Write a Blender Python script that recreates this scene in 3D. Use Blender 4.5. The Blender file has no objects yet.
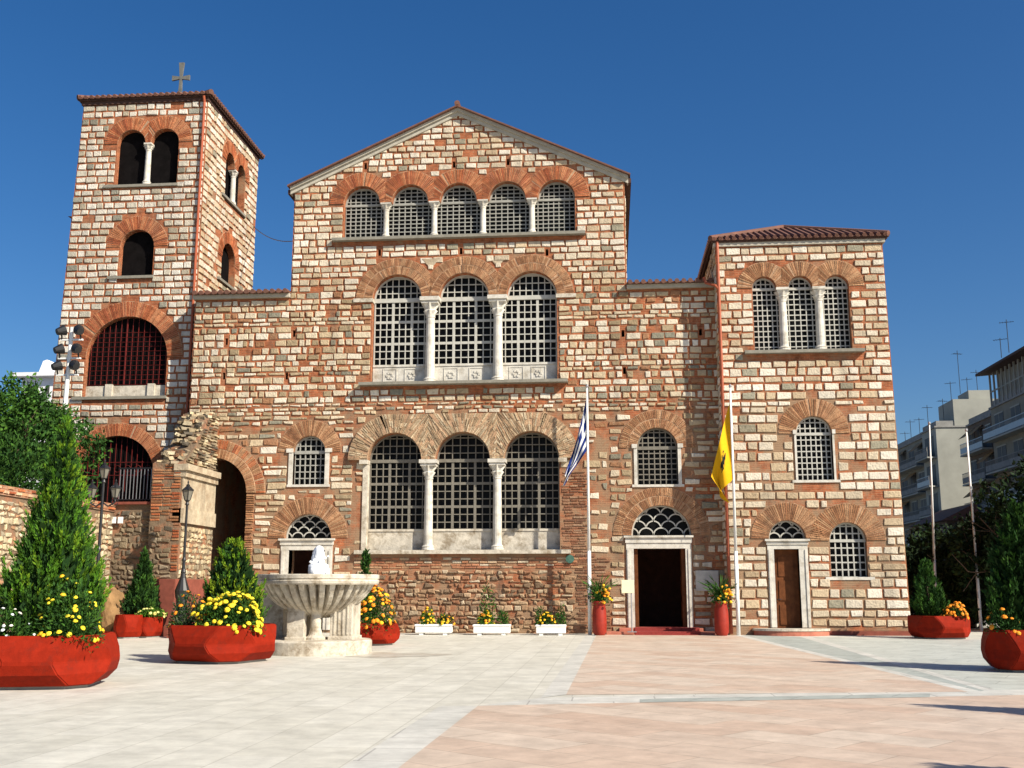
import bpy, bmesh, math, random
from mathutils import Vector, Matrix, noise
from mathutils.geometry import tessellate_polygon
random.seed(7)
C = bpy.context.scene.collection
SC = bpy.context.scene
R = math.radians
# ------------------------------------------------------------------ camera, sky, sun, exposure
FPX, PITCH, YAW, EYE = 1077.0, R(10.7), R(5.2), 1.6
cd = bpy.data.cameras.new('camera'); cam = bpy.data.objects.new('camera', cd); C.objects.link(cam)
cd.sensor_width = 36; cd.lens = FPX/1024*36; cd.clip_end = 3000; cd.clip_start = .1
cam.location = (0, 0, EYE); cam.rotation_euler = (math.pi/2+PITCH, 0, YAW)
SC.camera = cam
SUN_EL, SUN_AZ = R(37), R(58)          # azimuth measured from the facade's normal towards +X
sdir = Vector((math.sin(SUN_AZ)*math.cos(SUN_EL), -math.cos(SUN_AZ)*math.cos(SUN_EL), math.sin(SUN_EL)))
w = bpy.data.worlds.new('World'); SC.world = w; w.use_nodes = True
nt = w.node_tree; nt.nodes.clear()
sky = nt.nodes.new('ShaderNodeTexSky'); sky.sky_type = 'NISHITA'; sky.sun_disc = False
sky.sun_elevation = SUN_EL; sky.sun_rotation = math.atan2(sdir.x, sdir.y)
sky.altitude = 0; sky.air_density = 1.0; sky.dust_density = 1.5; sky.ozone_density = 5.0
bg = nt.nodes.new('ShaderNodeBackground'); bg.inputs['Strength'].default_value = .070
hs = nt.nodes.new('ShaderNodeHueSaturation'); hs.inputs['Hue'].default_value = .5045; hs.inputs['Saturation'].default_value = 1.27
out = nt.nodes.new('ShaderNodeOutputWorld')
nt.links.new(sky.outputs[0], hs.inputs['Color']); nt.links.new(hs.outputs[0], bg.inputs['Color']); nt.links.new(bg.outputs[0], out.inputs['Surface'])
sl = bpy.data.lights.new('sun', 'SUN'); sl.energy = 5.0; sl.angle = R(.5); sl.color = (1, .92, .79)
so = bpy.data.objects.new('sun', sl); C.objects.link(so)
so.rotation_euler = (-sdir).to_track_quat('-Z', 'Y').to_euler(); so.location = (30, -20, 40)
vs = SC.view_settings; vs.view_transform = 'Standard'; vs.look = 'None'; vs.gamma = 1; vs.use_curve_mapping = False
vs.exposure = .70
SC.cycles.max_bounces = 6

# ------------------------------------------------------------------ survey helpers (photo measurements to metres)
_cr, _sr = math.cos(YAW), math.sin(YAW)
_f = Vector((-_sr*math.cos(PITCH), _cr*math.cos(PITCH), math.sin(PITCH)))
_r = Vector((_cr, _sr, 0)); _u = _r.cross(_f)
def ray(px, py): return _f + _r*((px-512)/FPX) - _u*((py-384)/FPX)
def W(px, py, Y):
    d = ray(px, py); t = Y/d.y
    return d.x*t, EYE+d.z*t
def WX(px, Y, py=400): return W(px, py, Y)[0]
def WZ(px, py, Y): return W(px, py, Y)[1]
def G(px, py, z=0):
    d = ray(px, py); t = (z-EYE)/d.z
    return Vector((d.x*t, d.y*t, z))

# ------------------------------------------------------------------ materials
def lin(c):
    return tuple(((v/255)/12.92 if v/255 <= .04045 else ((v/255+.055)/1.055)**2.4) for v in c)
MATS = {}
def streaks(t, tc, fin, amt=.5):
    N = t.nodes; L = t.links
    mp = N.new('ShaderNodeMapping'); mp.inputs['Scale'].default_value = (1.6, 1.6, .16); L.new(tc.outputs['Object'], mp.inputs[0])
    n = N.new('ShaderNodeTexNoise'); n.inputs['Scale'].default_value = 1; n.inputs['Detail'].default_value = 7; n.inputs['Roughness'].default_value = .6; L.new(mp.outputs[0], n.inputs['Vector'])
    m = N.new('ShaderNodeMapRange'); m.inputs[1].default_value = .54; m.inputs[2].default_value = .74; m.inputs[4].default_value = amt; L.new(n.outputs['Fac'], m.inputs[0])
    x = N.new('ShaderNodeMix'); x.data_type = 'RGBA'; x.inputs['B'].default_value = (.11, .085, .06, 1)
    L.new(m.outputs[0], x.inputs['Factor']); L.new(fin, x.inputs['A']); return x.outputs['Result']

def mat(name, col, rough=.8, n_scale=6, n_amt=.25, bump=.0, bscale=40, attr=False, spec=.3, metal=0, tint=None, streak=0):
    m = bpy.data.materials.new(name); m.use_nodes = True; t = m.node_tree; N = t.nodes; L = t.links
    b = N['Principled BSDF']; b.inputs['Roughness'].default_value = rough; b.inputs['Metallic'].default_value = metal
    b.inputs['Specular IOR Level'].default_value = spec
    tc = N.new('ShaderNodeTexCoord'); nz = N.new('ShaderNodeTexNoise'); nz.inputs['Scale'].default_value = n_scale; nz.inputs['Detail'].default_value = 6
    nz.inputs['Roughness'].default_value = .65
    L.new(tc.outputs['Object'], nz.inputs['Vector'])
    mr = N.new('ShaderNodeMapRange'); mr.inputs[1].default_value = .3; mr.inputs[2].default_value = .7
    mr.inputs[3].default_value = 1-n_amt; mr.inputs[4].default_value = 1+n_amt
    L.new(nz.outputs['Fac'], mr.inputs[0])
    if attr:
        at = N.new('ShaderNodeAttribute'); at.attribute_name = 'Col'; src = at.outputs['Color']
    else:
        rgb = N.new('ShaderNodeRGB'); rgb.outputs[0].default_value = (*col, 1); src = rgb.outputs[0]
    vm = N.new('ShaderNodeVectorMath'); vm.operation = 'SCALE'
    L.new(src, vm.inputs[0]); L.new(mr.outputs[0], vm.inputs['Scale'])
    fin = vm.outputs[0]
    if tint:     # second colour in blotches: (colour, noise scale, threshold, softness)
        tcol, ts, th, sf = tint
        n2 = N.new('ShaderNodeTexNoise'); n2.inputs['Scale'].default_value = ts; n2.inputs['Detail'].default_value = 8; n2.inputs['Roughness'].default_value = .7
        L.new(tc.outputs['Object'], n2.inputs['Vector'])
        m2 = N.new('ShaderNodeMapRange'); m2.inputs[1].default_value = th-sf; m2.inputs[2].default_value = th+sf
        L.new(n2.outputs['Fac'], m2.inputs[0])
        mx = N.new('ShaderNodeMix'); mx.data_type = 'RGBA'; mx.inputs['B'].default_value = (*tcol, 1)
        L.new(m2.outputs[0], mx.inputs['Factor']); L.new(fin, mx.inputs['A']); fin = mx.outputs['Result']
    if streak: fin = streaks(t, tc, fin, streak)
    L.new(fin, b.inputs['Base Color'])
    if bump:
        n3 = N.new('ShaderNodeTexNoise'); n3.inputs['Scale'].default_value = bscale; n3.inputs['Detail'].default_value = 5
        L.new(tc.outputs['Object'], n3.inputs['Vector'])
        bp = N.new('ShaderNodeBump'); bp.inputs['Strength'].default_value = bump; bp.inputs['Distance'].default_value = .03
        L.new(n3.outputs['Fac'], bp.inputs['Height']); L.new(bp.outputs[0], b.inputs['Normal'])
    MATS[name] = m
    return m

def brick_mat(name, c1, c2, mortar, bw, bh, ms, weather=None, low=None):
    """thin Roman brick courses in the joints and behind the stones; coordinates run along the wall"""
    m = bpy.data.materials.new(name); m.use_nodes = True; t = m.node_tree; N = t.nodes; L = t.links
    b = N['Principled BSDF']; b.inputs['Roughness'].default_value = .9; b.inputs['Specular IOR Level'].default_value = .2
    tc = N.new('ShaderNodeTexCoord'); sp = N.new('ShaderNodeSeparateXYZ'); L.new(tc.outputs['Object'], sp.inputs[0])
    ad = N.new('ShaderNodeMath'); ad.operation = 'ADD'; L.new(sp.outputs['X'], ad.inputs[0]); L.new(sp.outputs['Y'], ad.inputs[1])
    cb = N.new('ShaderNodeCombineXYZ'); L.new(ad.outputs[0], cb.inputs['X']); L.new(sp.outputs['Z'], cb.inputs['Y'])
    nz0 = N.new('ShaderNodeTexNoise'); nz0.inputs['Scale'].default_value = 1.7; nz0.inputs['Detail'].default_value = 3; L.new(tc.outputs['Object'], nz0.inputs['Vector'])
    va = N.new('ShaderNodeVectorMath'); va.operation = 'MULTIPLY_ADD'; va.inputs[1].default_value = (.1, .06, 0)
    L.new(nz0.outputs['Color'], va.inputs[0]); L.new(cb.outputs[0], va.inputs[2])
    br = N.new('ShaderNodeTexBrick'); br.inputs['Scale'].default_value = 1; br.inputs['Brick Width'].default_value = bw; br.inputs['Row Height'].default_value = bh
    br.inputs['Mortar Size'].default_value = ms; br.inputs['Mortar Smooth'].default_value = .3; br.inputs['Bias'].default_value = 0
    br.inputs['Color1'].default_value = (*c1, 1); br.inputs['Color2'].default_value = (*c2, 1); br.inputs['Mortar'].default_value = (*mortar, 1)
    L.new(va.outputs[0], br.inputs['Vector'])
    nz = N.new('ShaderNodeTexNoise'); nz.inputs['Scale'].default_value = 4; nz.inputs['Detail'].default_value = 8; nz.inputs['Roughness'].default_value = .7; L.new(tc.outputs['Object'], nz.inputs['Vector'])
    mr = N.new('ShaderNodeMapRange'); mr.inputs[1].default_value = .3; mr.inputs[2].default_value = .7; mr.inputs[3].default_value = .5; mr.inputs[4].default_value = 1.45
    L.new(nz.outputs['Fac'], mr.inputs[0])
    vm = N.new('ShaderNodeVectorMath'); vm.operation = 'SCALE'; L.new(br.outputs['Color'], vm.inputs[0]); L.new(mr.outputs[0], vm.inputs['Scale'])
    fin = vm.outputs[0]
    if weather:
        wc, ws, th = weather
        n2 = N.new('ShaderNodeTexNoise'); n2.inputs['Scale'].default_value = ws; n2.inputs['Detail'].default_value = 9; n2.inputs['Roughness'].default_value = .72; L.new(tc.outputs['Object'], n2.inputs['Vector'])
        m2 = N.new('ShaderNodeMapRange'); m2.inputs[1].default_value = th-.08; m2.inputs[2].default_value = th+.08; L.new(n2.outputs['Fac'], m2.inputs[0])
        mx = N.new('ShaderNodeMix'); mx.data_type = 'RGBA'; mx.inputs['B'].default_value = (*wc, 1)
        src = n2.outputs['Fac']
        if low:      # the oldest, most worn brickwork is the lower storey
            ml = N.new('ShaderNodeMapRange'); ml.inputs[1].default_value = low+.6; ml.inputs[2].default_value = low-.6; ml.inputs[4].default_value = .12; L.new(sp.outputs['Z'], ml.inputs[0])
            a2 = N.new('ShaderNodeMath'); a2.operation = 'ADD'; L.new(src, a2.inputs[0]); L.new(ml.outputs[0], a2.inputs[1]); src = a2.outputs[0]
        L.new(src, m2.inputs[0])
        L.new(m2.outputs[0], mx.inputs['Factor']); L.new(fin, mx.inputs['A']); fin = mx.outputs['Result']
    fin = streaks(t, tc, fin, .6)
    L.new(fin, b.inputs['Base Color'])
    bp = N.new('ShaderNodeBump'); bp.inputs['Strength'].default_value = .6; bp.inputs['Distance'].default_value = .02
    L.new(br.outputs['Fac'], bp.inputs['Height']); bp.invert = True
    bp2 = N.new('ShaderNodeBump'); bp2.inputs['Strength'].default_value = .5; bp2.inputs['Distance'].default_value = .03
    L.new(nz.outputs['Fac'], bp2.inputs['Height']); L.new(bp.outputs[0], bp2.inputs['Normal']); L.new(bp2.outputs[0], b.inputs['Normal'])
    MATS[name] = m
    return m

def paving_mat(name, c1, c2, joint, bw, bh, ms, rot=0, n_amt=.22, stain=None):
    m = bpy.data.materials.new(name); m.use_nodes = True; t = m.node_tree; N = t.nodes; L = t.links
    b = N['Principled BSDF']; b.inputs['Roughness'].default_value = .55; b.inputs['Specular IOR Level'].default_value = .3
    tc = N.new('ShaderNodeTexCoord'); mp = N.new('ShaderNodeMapping'); mp.inputs['Rotation'].default_value = (0, 0, rot); L.new(tc.outputs['Object'], mp.inputs[0])
    br = N.new('ShaderNodeTexBrick'); br.inputs['Scale'].default_value = 1; br.inputs['Brick Width'].default_value = bw; br.inputs['Row Height'].default_value = bh
    br.inputs['Mortar Size'].default_value = ms; br.inputs['Bias'].default_value = .0
    br.inputs['Color1'].default_value = (*c1, 1); br.inputs['Color2'].default_value = (*c2, 1); br.inputs['Mortar'].default_value = (*joint, 1)
    L.new(mp.outputs[0], br.inputs['Vector'])
    nz = N.new('ShaderNodeTexNoise'); nz.inputs['Scale'].default_value = 2.0; nz.inputs['Detail'].default_value = 12; nz.inputs['Roughness'].default_value = .72; L.new(tc.outputs['Object'], nz.inputs['Vector'])
    mr = N.new('ShaderNodeMapRange'); mr.inputs[1].default_value = .3; mr.inputs[2].default_value = .7; mr.inputs[3].default_value = 1-n_amt; mr.inputs[4].default_value = 1+n_amt
    L.new(nz.outputs['Fac'], mr.inputs[0])
    vm = N.new('ShaderNodeVectorMath'); vm.operation = 'SCALE'; L.new(br.outputs['Color'], vm.inputs[0]); L.new(mr.outputs[0], vm.inputs['Scale'])
    fin = vm.outputs[0]
    # small dirt specks and streaks
    n2 = N.new('ShaderNodeTexNoise'); n2.inputs['Scale'].default_value = 5.5; n2.inputs['Detail'].default_value = 8; n2.inputs['Roughness'].default_value = .75; L.new(tc.outputs['Object'], n2.inputs['Vector'])
    m2 = N.new('ShaderNodeMapRange'); m2.inputs[1].default_value = .60; m2.inputs[2].default_value = .75; m2.inputs[4].default_value = .7; L.new(n2.outputs['Fac'], m2.inputs[0])
    mx = N.new('ShaderNodeMix'); mx.data_type = 'RGBA'; mx.inputs['B'].default_value = (*(stain or joint), 1)
    L.new(m2.outputs[0], mx.inputs['Factor']); L.new(fin, mx.inputs['A']); L.new(mx.outputs['Result'], b.inputs['Base Color'])
    bp = N.new('ShaderNodeBump'); bp.inputs['Strength'].default_value = .3; bp.inputs['Distance'].default_value = .01; bp.invert = True
    L.new(br.outputs['Fac'], bp.inputs['Height']); L.new(bp.outputs[0], b.inputs['Normal'])
    MATS[name] = m
    return m

M = MATS
brick_mat('brick_joint', (.36, .108, .042), (.265, .075, .031), (.35, .165, .085), .34, .062, .012, weather=((.29, .185, .11), .9, .60), low=8.2)
brick_mat('old_brick', (.36, .15, .075), (.27, .095, .05), (.36, .22, .14), .33, .068, .014, weather=((.36, .25, .16), 1.0, .55))
mat('stone_blocks', (.6, .55, .45), .88, 7, .26, .9, 16, attr=True, spec=.2, tint=((.30, .23, .14), 7, .66, .12), streak=.5)
mat('arch_bricks', (.4, .15, .07), .92, 5, .32, .8, 24, attr=True, spec=.15, streak=.45)
mat('marble', (.56, .53, .46), .6, 4, .18, .2, 20, tint=((.33, .29, .22), 2.5, .6, .1))
mat('weathered_marble', (.53, .48, .39), .75, 5, .22, .35, 25, tint=((.25, .20, .135), 2.6, .56, .09), streak=.3)
mat('sill_stone', (.22, .205, .165), .85, 5, .2, .2, 30)
mat('cornice_stone', (.40, .37, .30), .85, 3, .18, .2, 20)
mat('lattice_grey', (.30, .295, .26), .7, 6, .18, .1, 30)
mat('lattice_dark', (.17, .155, .125), .75, 6, .2, .1, 30)
mat('lattice_white', (.43, .42, .37), .7, 6, .12, .1, 30)
mat('dark_glass', (.004, .004, .004), .45, 3, .3, spec=.12)
mat('dark_net', (.006, .005, .005), .95, 3, .4, spec=.05)
mat('wood_door', (.13, .045, .016), .6, 5, .35, .1, 18, spec=.1)
mat('roof_tile', (.155, .07, .048), .85, 3, .35, .3, 20, tint=((.13, .065, .045), 2.0, .52, .12))
mat('eave_wood', (.07, .035, .025), .8, 5, .25)
mat('copper_pipe', (.36, .09, .04), .5, 4, .2)
mat('red_iron', (.12, .012, .009), .6, 4, .2)
mat('black_iron', (.012, .012, .013), .45, 6, .3, spec=.5)
mat('white_paint', (.76, .76, .73), .5, 4, .06)
mat('grey_metal', (.35, .35, .36), .4, 4, .1, metal=.6)
mat('planter_red', (.225, .015, .005), .7, 7, .18, .2, 60, tint=((.15, .016, .008), 5, .62, .1), spec=.06)
mat('pot_red', (.26, .022, .011), .5, 5, .14)
mat('soil', (.05, .03, .02), .95, 9, .4, .5, 30)
mat('foliage', (.05, .09, .02), .7, 3, .15, attr=True, spec=.10)
mat('petals', (.8, .6, .05), .6, 9, .08, attr=True, spec=.2)
mat('bark', (.09, .06, .04), .9, 9, .35, .5, 30)
mat('rubble', (.3, .22, .14), .92, 5, .25, .7, 18, attr=True, spec=.15)
mat('rubble_bed', (.17, .12, .075), .95, 4, .3, .8, 14, tint=((.36, .14, .07), 1.2, .58, .1))
mat('stucco', (.42, .35, .245), .9, 4, .25, .6, 14, tint=((.30, .22, .14), 2.2, .56, .1), streak=.6)
mat('cream_sign', (.78, .72, .48), .6, 4, .05)
mat('carpet', (.26, .04, .032), .95, 14, .2, .3, 80)
mat('pink_step', (.40, .14, .09), .8, 4, .2)
mat('plinth_red', (.20, .055, .035), .8, 4, .25)
mat('cloth', (.8, .6, .05), .75, 8, .06, attr=True, spec=.1)
mat('water_foam', (.88, .90, .92), .35, 12, .05, .5, 30)
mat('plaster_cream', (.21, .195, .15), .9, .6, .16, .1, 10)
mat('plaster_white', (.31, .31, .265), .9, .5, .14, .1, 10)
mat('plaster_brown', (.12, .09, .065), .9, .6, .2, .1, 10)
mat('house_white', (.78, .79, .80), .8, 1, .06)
mat('concrete', (.24, .235, .215), .9, 2, .2, .1, 10)
mat('shutter', (.06, .06, .055), .6, 3, .2)
mat('awning', (.32, .17, .06), .8, 3, .2)
mat('lamp_glass', (.16, .15, .12), .15, 4, .1, spec=.5)
mat('floodlight_lens', (.30, .32, .33), .15, 4, .1, spec=.6)
mat('rock', (.24, .14, .06), .95, 2.5, .35, .9, 7)
WHITE_A = (.60, .585, .54); 
paving_mat('plaza_stone', (.55, .535, .465), (.495, .48, .41), (.42, .405, .345), 1.25, .62, .009, rot=R(90), stain=(.42, .37, .28))
paving_mat('pink_stone', (.52, .435, .35), (.465, .345, .262), (.37, .29, .225), 1.35, .70, .010, rot=R(38), stain=(.44, .28, .18))
paving_mat('pale_band', (.53, .52, .47), (.46, .455, .41), (.34, .33, .30), 1.2, .8, .012, stain=(.42, .38, .31))
paving_mat('grey_slabs', (.455, .47, .42), (.40, .415, .37), (.31, .32, .29), 1.2, .7, .010, rot=R(25), stain=(.28, .27, .22))
paving_mat('grey_band_stone', (.36, .385, .35), (.31, .335, .305), (.24, .25, .23), 1.1, .6, .012, rot=R(30), stain=(.22, .21, .19))

# ------------------------------------------------------------------ mesh builder
class MB:
    def __init__(s): s.v = []; s.f = []; s.m = []; s.c = []
    def face(s, pts, col=(1, 1, 1), mi=0):
        k = len(s.v); s.v += [tuple(p) for p in pts]; s.f.append(tuple(range(k, k+len(pts)))); s.m.append(mi); s.c.append(col)
    def mesh(s, vs, fs, col=(1, 1, 1), mi=0):
        k = len(s.v); s.v += [tuple(p) for p in vs]
        for f in fs: s.f.append(tuple(i+k for i in f)); s.m.append(mi); s.c.append(col)
    def box(s, a, b, col=(1, 1, 1), mi=0, bev=0):
        x0, y0, z0 = (min(a[i], b[i]) for i in range(3)); x1, y1, z1 = (max(a[i], b[i]) for i in range(3))
        if bev:
            e = min(bev, (x1-x0)/3, (y1-y0)/3, (z1-z0)/3)
            bm = bmesh.new(); bmesh.ops.create_cube(bm, size=1)
            for q in bm.verts: q.co = Vector((x0+(q.co.x+.5)*(x1-x0), y0+(q.co.y+.5)*(y1-y0), z0+(q.co.z+.5)*(z1-z0)))
            bmesh.ops.bevel(bm, geom=bm.edges[:], offset=e, segments=2, affect='EDGES', profile=.6)
            s.bm(bm, col, mi); return
        vs = [(x0, y0, z0), (x1, y0, z0), (x1, y1, z0), (x0, y1, z0), (x0, y0, z1), (x1, y0, z1), (x1, y1, z1), (x0, y1, z1)]
        s.mesh(vs, [(0, 3, 2, 1), (4, 5, 6, 7), (0, 1, 5, 4), (1, 2, 6, 5), (2, 3, 7, 6), (3, 0, 4, 7)], col, mi)
    def bm(s, bm, col=(1, 1, 1), mi=0):
        bm.verts.index_update()
        s.mesh([q.co[:] for q in bm.verts], [[q.index for q in f.verts] for f in bm.faces], col, mi); bm.free()
    def tube(s, pts, rad, n=8, col=(1, 1, 1), mi=0, caps=True):
        pts = [Vector(p) for p in pts]
        if not isinstance(rad, (list, tuple)): rad = [rad]*len(pts)
        vs = []; fs = []; up = None
        for i, p in enumerate(pts):
            d = (pts[min(i+1, len(pts)-1)]-pts[max(i-1, 0)]).normalized()
            if up is None or abs(up.dot(d)) > .98: up = Vector((0, 0, 1)) if abs(d.z) < .9 else Vector((1, 0, 0))
            a = d.cross(up).normalized(); b = a.cross(d).normalized(); up = b
            for k in range(n):
                t = 2*math.pi*k/n; vs.append(p+(a*math.cos(t)+b*math.sin(t))*rad[i])
        for i in range(len(pts)-1):
            for k in range(n): fs.append((i*n+k, i*n+(k+1) % n, (i+1)*n+(k+1) % n, (i+1)*n+k))
        if caps: fs.append(tuple(range(n))); fs.append(tuple((len(pts)-1)*n+k for k in range(n)))
        s.mesh(vs, fs, col, mi)
    def lathe(s, prof, c=(0, 0, 0), n=16, col=(1, 1, 1), mi=0, rmod=None):
        vs = []; fs = []
        for i, (r, z) in enumerate(prof):
            for k in range(n):
                t = 2*math.pi*k/n; q = r*(rmod(t, i) if rmod else 1)
                vs.append((c[0]+q*math.cos(t), c[1]+q*math.sin(t), c[2]+z))
        for i in range(len(prof)-1):
            for k in range(n): fs.append((i*n+k, i*n+(k+1) % n, (i+1)*n+(k+1) % n, (i+1)*n+k))
        fs.append(tuple(range(n))); fs.append(tuple((len(prof)-1)*n+k for k in range(n)))
        s.mesh(vs, fs, col, mi)
    def build(s, name, mats, parent=None, smooth=False, recalc=True):
        if not isinstance(mats, (list, tuple)): mats = [mats]
        off = root_loc(parent)
        me = bpy.data.meshes.new(name)
        me.from_pydata([(a-off[0], b-off[1], c-off[2]) for a, b, c in s.v], [], s.f)
        for m in mats: me.materials.append(M[m])
        me.polygons.foreach_set('material_index', s.m)
        ca = me.color_attributes.new('Col', 'FLOAT_COLOR', 'CORNER'); arr = []
        for f, c in zip(s.f, s.c): arr += [c[0], c[1], c[2], 1.0]*len(f)
        ca.data.foreach_set('color', arr)
        if recalc and len(s.f) < 60000:
            bm = bmesh.new(); bm.from_mesh(me); bmesh.ops.recalc_face_normals(bm, faces=bm.faces[:]); bm.to_mesh(me); bm.free()
        if smooth: me.polygons.foreach_set('use_smooth', [True]*len(me.polygons))
        me.update()
        o = bpy.data.objects.new(name, me); C.objects.link(o)
        if parent is not None: o.parent = parent
        return o
def root_loc(p):
    while p is not None and p.parent is not None: p = p.parent
    if p is None or p.type == 'MESH': return (0, 0, 0) if p is None else tuple(p.location)
    return tuple(p.location)
def tag(o, label=None, cat=None, group=None, kind=None):
    if label: o['label'] = label
    if cat: o['category'] = cat
    if group: o['group'] = group
    if kind: o['kind'] = kind
    return o
def thing(name, label, cat, loc=(0, 0, 0), group=None):
    o = bpy.data.objects.new(name, None); C.objects.link(o); o.location = loc
    return tag(o, label, cat, group)
def copy_tree(o, loc=None, label=None, group=None, parent=None, rz=None):
    c = o.copy(); C.objects.link(c)
    if parent is not None: c.parent = parent
    if loc is not None: c.location = loc
    if rz is not None: c.rotation_euler = (0, 0, rz)
    if label: c['label'] = label
    if group: c['group'] = group
    for ch in [x for x in o.children]: copy_tree(ch, parent=c)
    return c
def jit(c, a=.1):
    k = 1+random.uniform(-a, a); return (c[0]*k, c[1]*k, c[2]*k)

# ------------------------------------------------------------------ walls, masonry, arches
class Plane:
    def __init__(s, o, u, n): s.o = Vector(o); s.u = Vector(u); s.n = Vector(n)
    def p(s, u, z, d=0): return s.o+s.u*u+Vector((0, 0, z))+s.n*d
def front(Y): return Plane((0, Y, 0), (1, 0, 0), (0, -1, 0))

def wall(mb, pl, outer, holes, th, mi=0):
    loops = [outer]+holes
    pts = [q for l in loops for q in l]
    tri = tessellate_polygon([[Vector((a, b, 0)) for a, b in l] for l in loops])
    mb.mesh([pl.p(a, b, 0) for a, b in pts], tri, mi=mi)
    mb.mesh([pl.p(a, b, -th) for a, b in pts], tri, mi=mi)
    for l in loops:
        n = len(l)
        for i in range(n):
            a, b = l[i], l[(i+1) % n]
            mb.face([pl.p(*a, 0), pl.p(*b, 0), pl.p(*b, -th), pl.p(*a, -th)], mi=mi)

def in_poly(u, z, poly):
    r = False; n = len(poly)
    for i in range(n):
        (x0, y0), (x1, y1) = poly[i], poly[(i+1) % n]
        if (y0 > z) != (y1 > z) and u < (x1-x0)*(z-y0)/(y1-y0)+x0: r = not r
    return r

PAL_A = [((.58, .505, .385), 4), ((.50, .415, .295), 3.2), ((.64, .575, .465), 4), ((.42, .32, .205), 1.8), ((.27, .245, .175), .8), ((.47, .365, .235), 1.6)]   # nave, right wing
PAL_T = [((.55, .50, .41), 4), ((.47, .425, .335), 3), ((.63, .585, .50), 4.5), ((.37, .32, .235), 1.2), ((.25, .24, .19), 1)]                      # tower
PAL_M = [((.55, .465, .335), 4), ((.45, .35, .22), 3), ((.61, .545, .43), 2.6), ((.31, .235, .14), 2), ((.22, .205, .15), 1.3), ((.30, .15, .075), 1)]   # aisles
PAL_B = [((.38, .17, .09), 4), ((.42, .25, .14), 3), ((.30, .12, .065), 3), ((.46, .33, .21), 2), ((.52, .44, .32), 1)]                             # brickwork
PAL_D = [((.20, .09, .05), 4), ((.24, .13, .075), 3), ((.15, .075, .045), 3), ((.30, .19, .12), 1)]                                              # dark brick, its tone also standing in for shade on the lower wall
PAL_R = [((.32, .20, .115), 4), ((.39, .27, .165), 3), ((.25, .115, .06), 3.5), ((.44, .35, .24), 1.5), ((.18, .12, .075), 2)]                              # rubble
def pick(pal):
    t = random.uniform(0, sum(x for _, x in pal))
    for c, x in pal:
        t -= x
        if t <= 0: return jit(c, .09)
    return pal[0][0]

def block(mb, pl, u0, u1, z0, z1, d, col, mi, jt=.012, ch=.016):
    js = [(random.uniform(-jt, jt), random.uniform(-jt, jt)) for _ in range(4)]
    q = [(u0+js[0][0], z0+js[0][1]), (u1+js[1][0], z0+js[1][1]), (u1+js[2][0], z1+js[2][1]), (u0+js[3][0], z1+js[3][1])]
    sg = [(1, 1), (-1, 1), (-1, -1), (1, -1)]
    dd = [d+random.uniform(-.006, .006) for _ in range(4)]
    inn = [(a+x*ch, b+y*ch) for (a, b), (x, y) in zip(q, sg)]
    vs = [pl.p(a, b, -.01) for a, b in q]+[pl.p(a, b, d*.6) for a, b in q]+[pl.p(a, b, e) for (a, b), e in zip(inn, dd)]
    fs = [(8, 9, 10, 11)]+[(i, (i+1) % 4, (i+1) % 4+4, i+4) for i in range(4)]+[(i+4, (i+1) % 4+4, (i+1) % 4+8, i+8) for i in range(4)]
    mb.mesh(vs, fs, col, mi)

def patch(c, x, z):
    n = noise.noise(Vector((x*.42, z*.42, 1.7)))+.5*noise.noise(Vector((x*1.1, z*1.1, 5)))
    k = 1+.20*n; return (c[0]*k, c[1]*k*(1+.04*n), c[2]*k*(1+.10*n))

def masonry(mb, pl, u0, u1, z0, z1, free, st, mi=1, ragged=.0):
    """fill a region with courses of cut stones between brick joints"""
    rh, bw, gh, gv, pal, skip = st['rh'], st['bw'], st['gh'], st['gv'], st['pal'], st.get('skip', 0)
    z = z0+random.uniform(0, .05)
    while True:
        h = random.uniform(*rh)
        if z+h > z1:
            h = z1-z
            if h < .06: break
        elif z1-(z+h) < rh[0]*.6: h = min(h*1.25, z1-z)
        a, b = u0+random.uniform(-ragged, ragged), u1+random.uniform(-ragged, ragged)
        step = .035; u = a; runs = []; start = None
        while u <= b+1e-6:
            ok = free(u, z) and free(u, z+h) and free(u, z+h*.5)
            if ok and start is None: start = u
            if (not ok or u+step > b) and start is not None:
                if u-start > .12: runs.append((start, u-(0 if ok else step)))
                start = None
            u += step
        for (s, e) in runs:
            x = s+random.uniform(0, .04)
            while x < e-.1:
                wd = random.uniform(*bw)
                if x+wd > e-.22: wd = e-x-.012
                if wd > bw[1]*1.3: wd *= .5
                sk = skip(x, z) if callable(skip) else skip
                if random.random() >= sk and wd > .07:
                    g = random.uniform(-.02, .02)
                    block(mb, pl, x, x+wd, z+max(0, g), z+h+min(0, g), random.uniform(.012, .035)*st.get('d', 1), patch(pick(pal), x, z), mi, st.get('jt', .013), st.get('ch', .014))
                x += wd+random.uniform(*gv)
        z += h+random.uniform(*gh)

S_ASH = dict(rh=(.165, .235), bw=(.20, .47), gh=(.045, .075), gv=(.05, .085), pal=PAL_A, skip=.02, d=1.5, jt=.017)
S_TOW = dict(rh=(.185, .245), bw=(.22, .46), gh=(.055, .085), gv=(.05, .09), pal=PAL_T, skip=.012, d=1.5, jt=.016)
S_MIX = dict(rh=(.10, .24), bw=(.14, .50), gh=(.035, .075), gv=(.045, .11), pal=PAL_M, skip=.05, jt=.02, d=1.5)
S_LOW = dict(rh=(.10, .24), bw=(.16, .62), gh=(.045, .13), gv=(.05, .13), pal=PAL_M, skip=.13, jt=.028, d=1.5)
S_BRK = dict(rh=(.055, .085), bw=(.22, .42), gh=(.022, .04), gv=(.02, .04), pal=PAL_B, skip=.12, jt=.008, ch=.006)
S_RUB = dict(rh=(.07, .19), bw=(.09, .32), gh=(.02, .05), gv=(.02, .05), pal=PAL_R, skip=.10, jt=.04, ch=.03, d=2.2)

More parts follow.
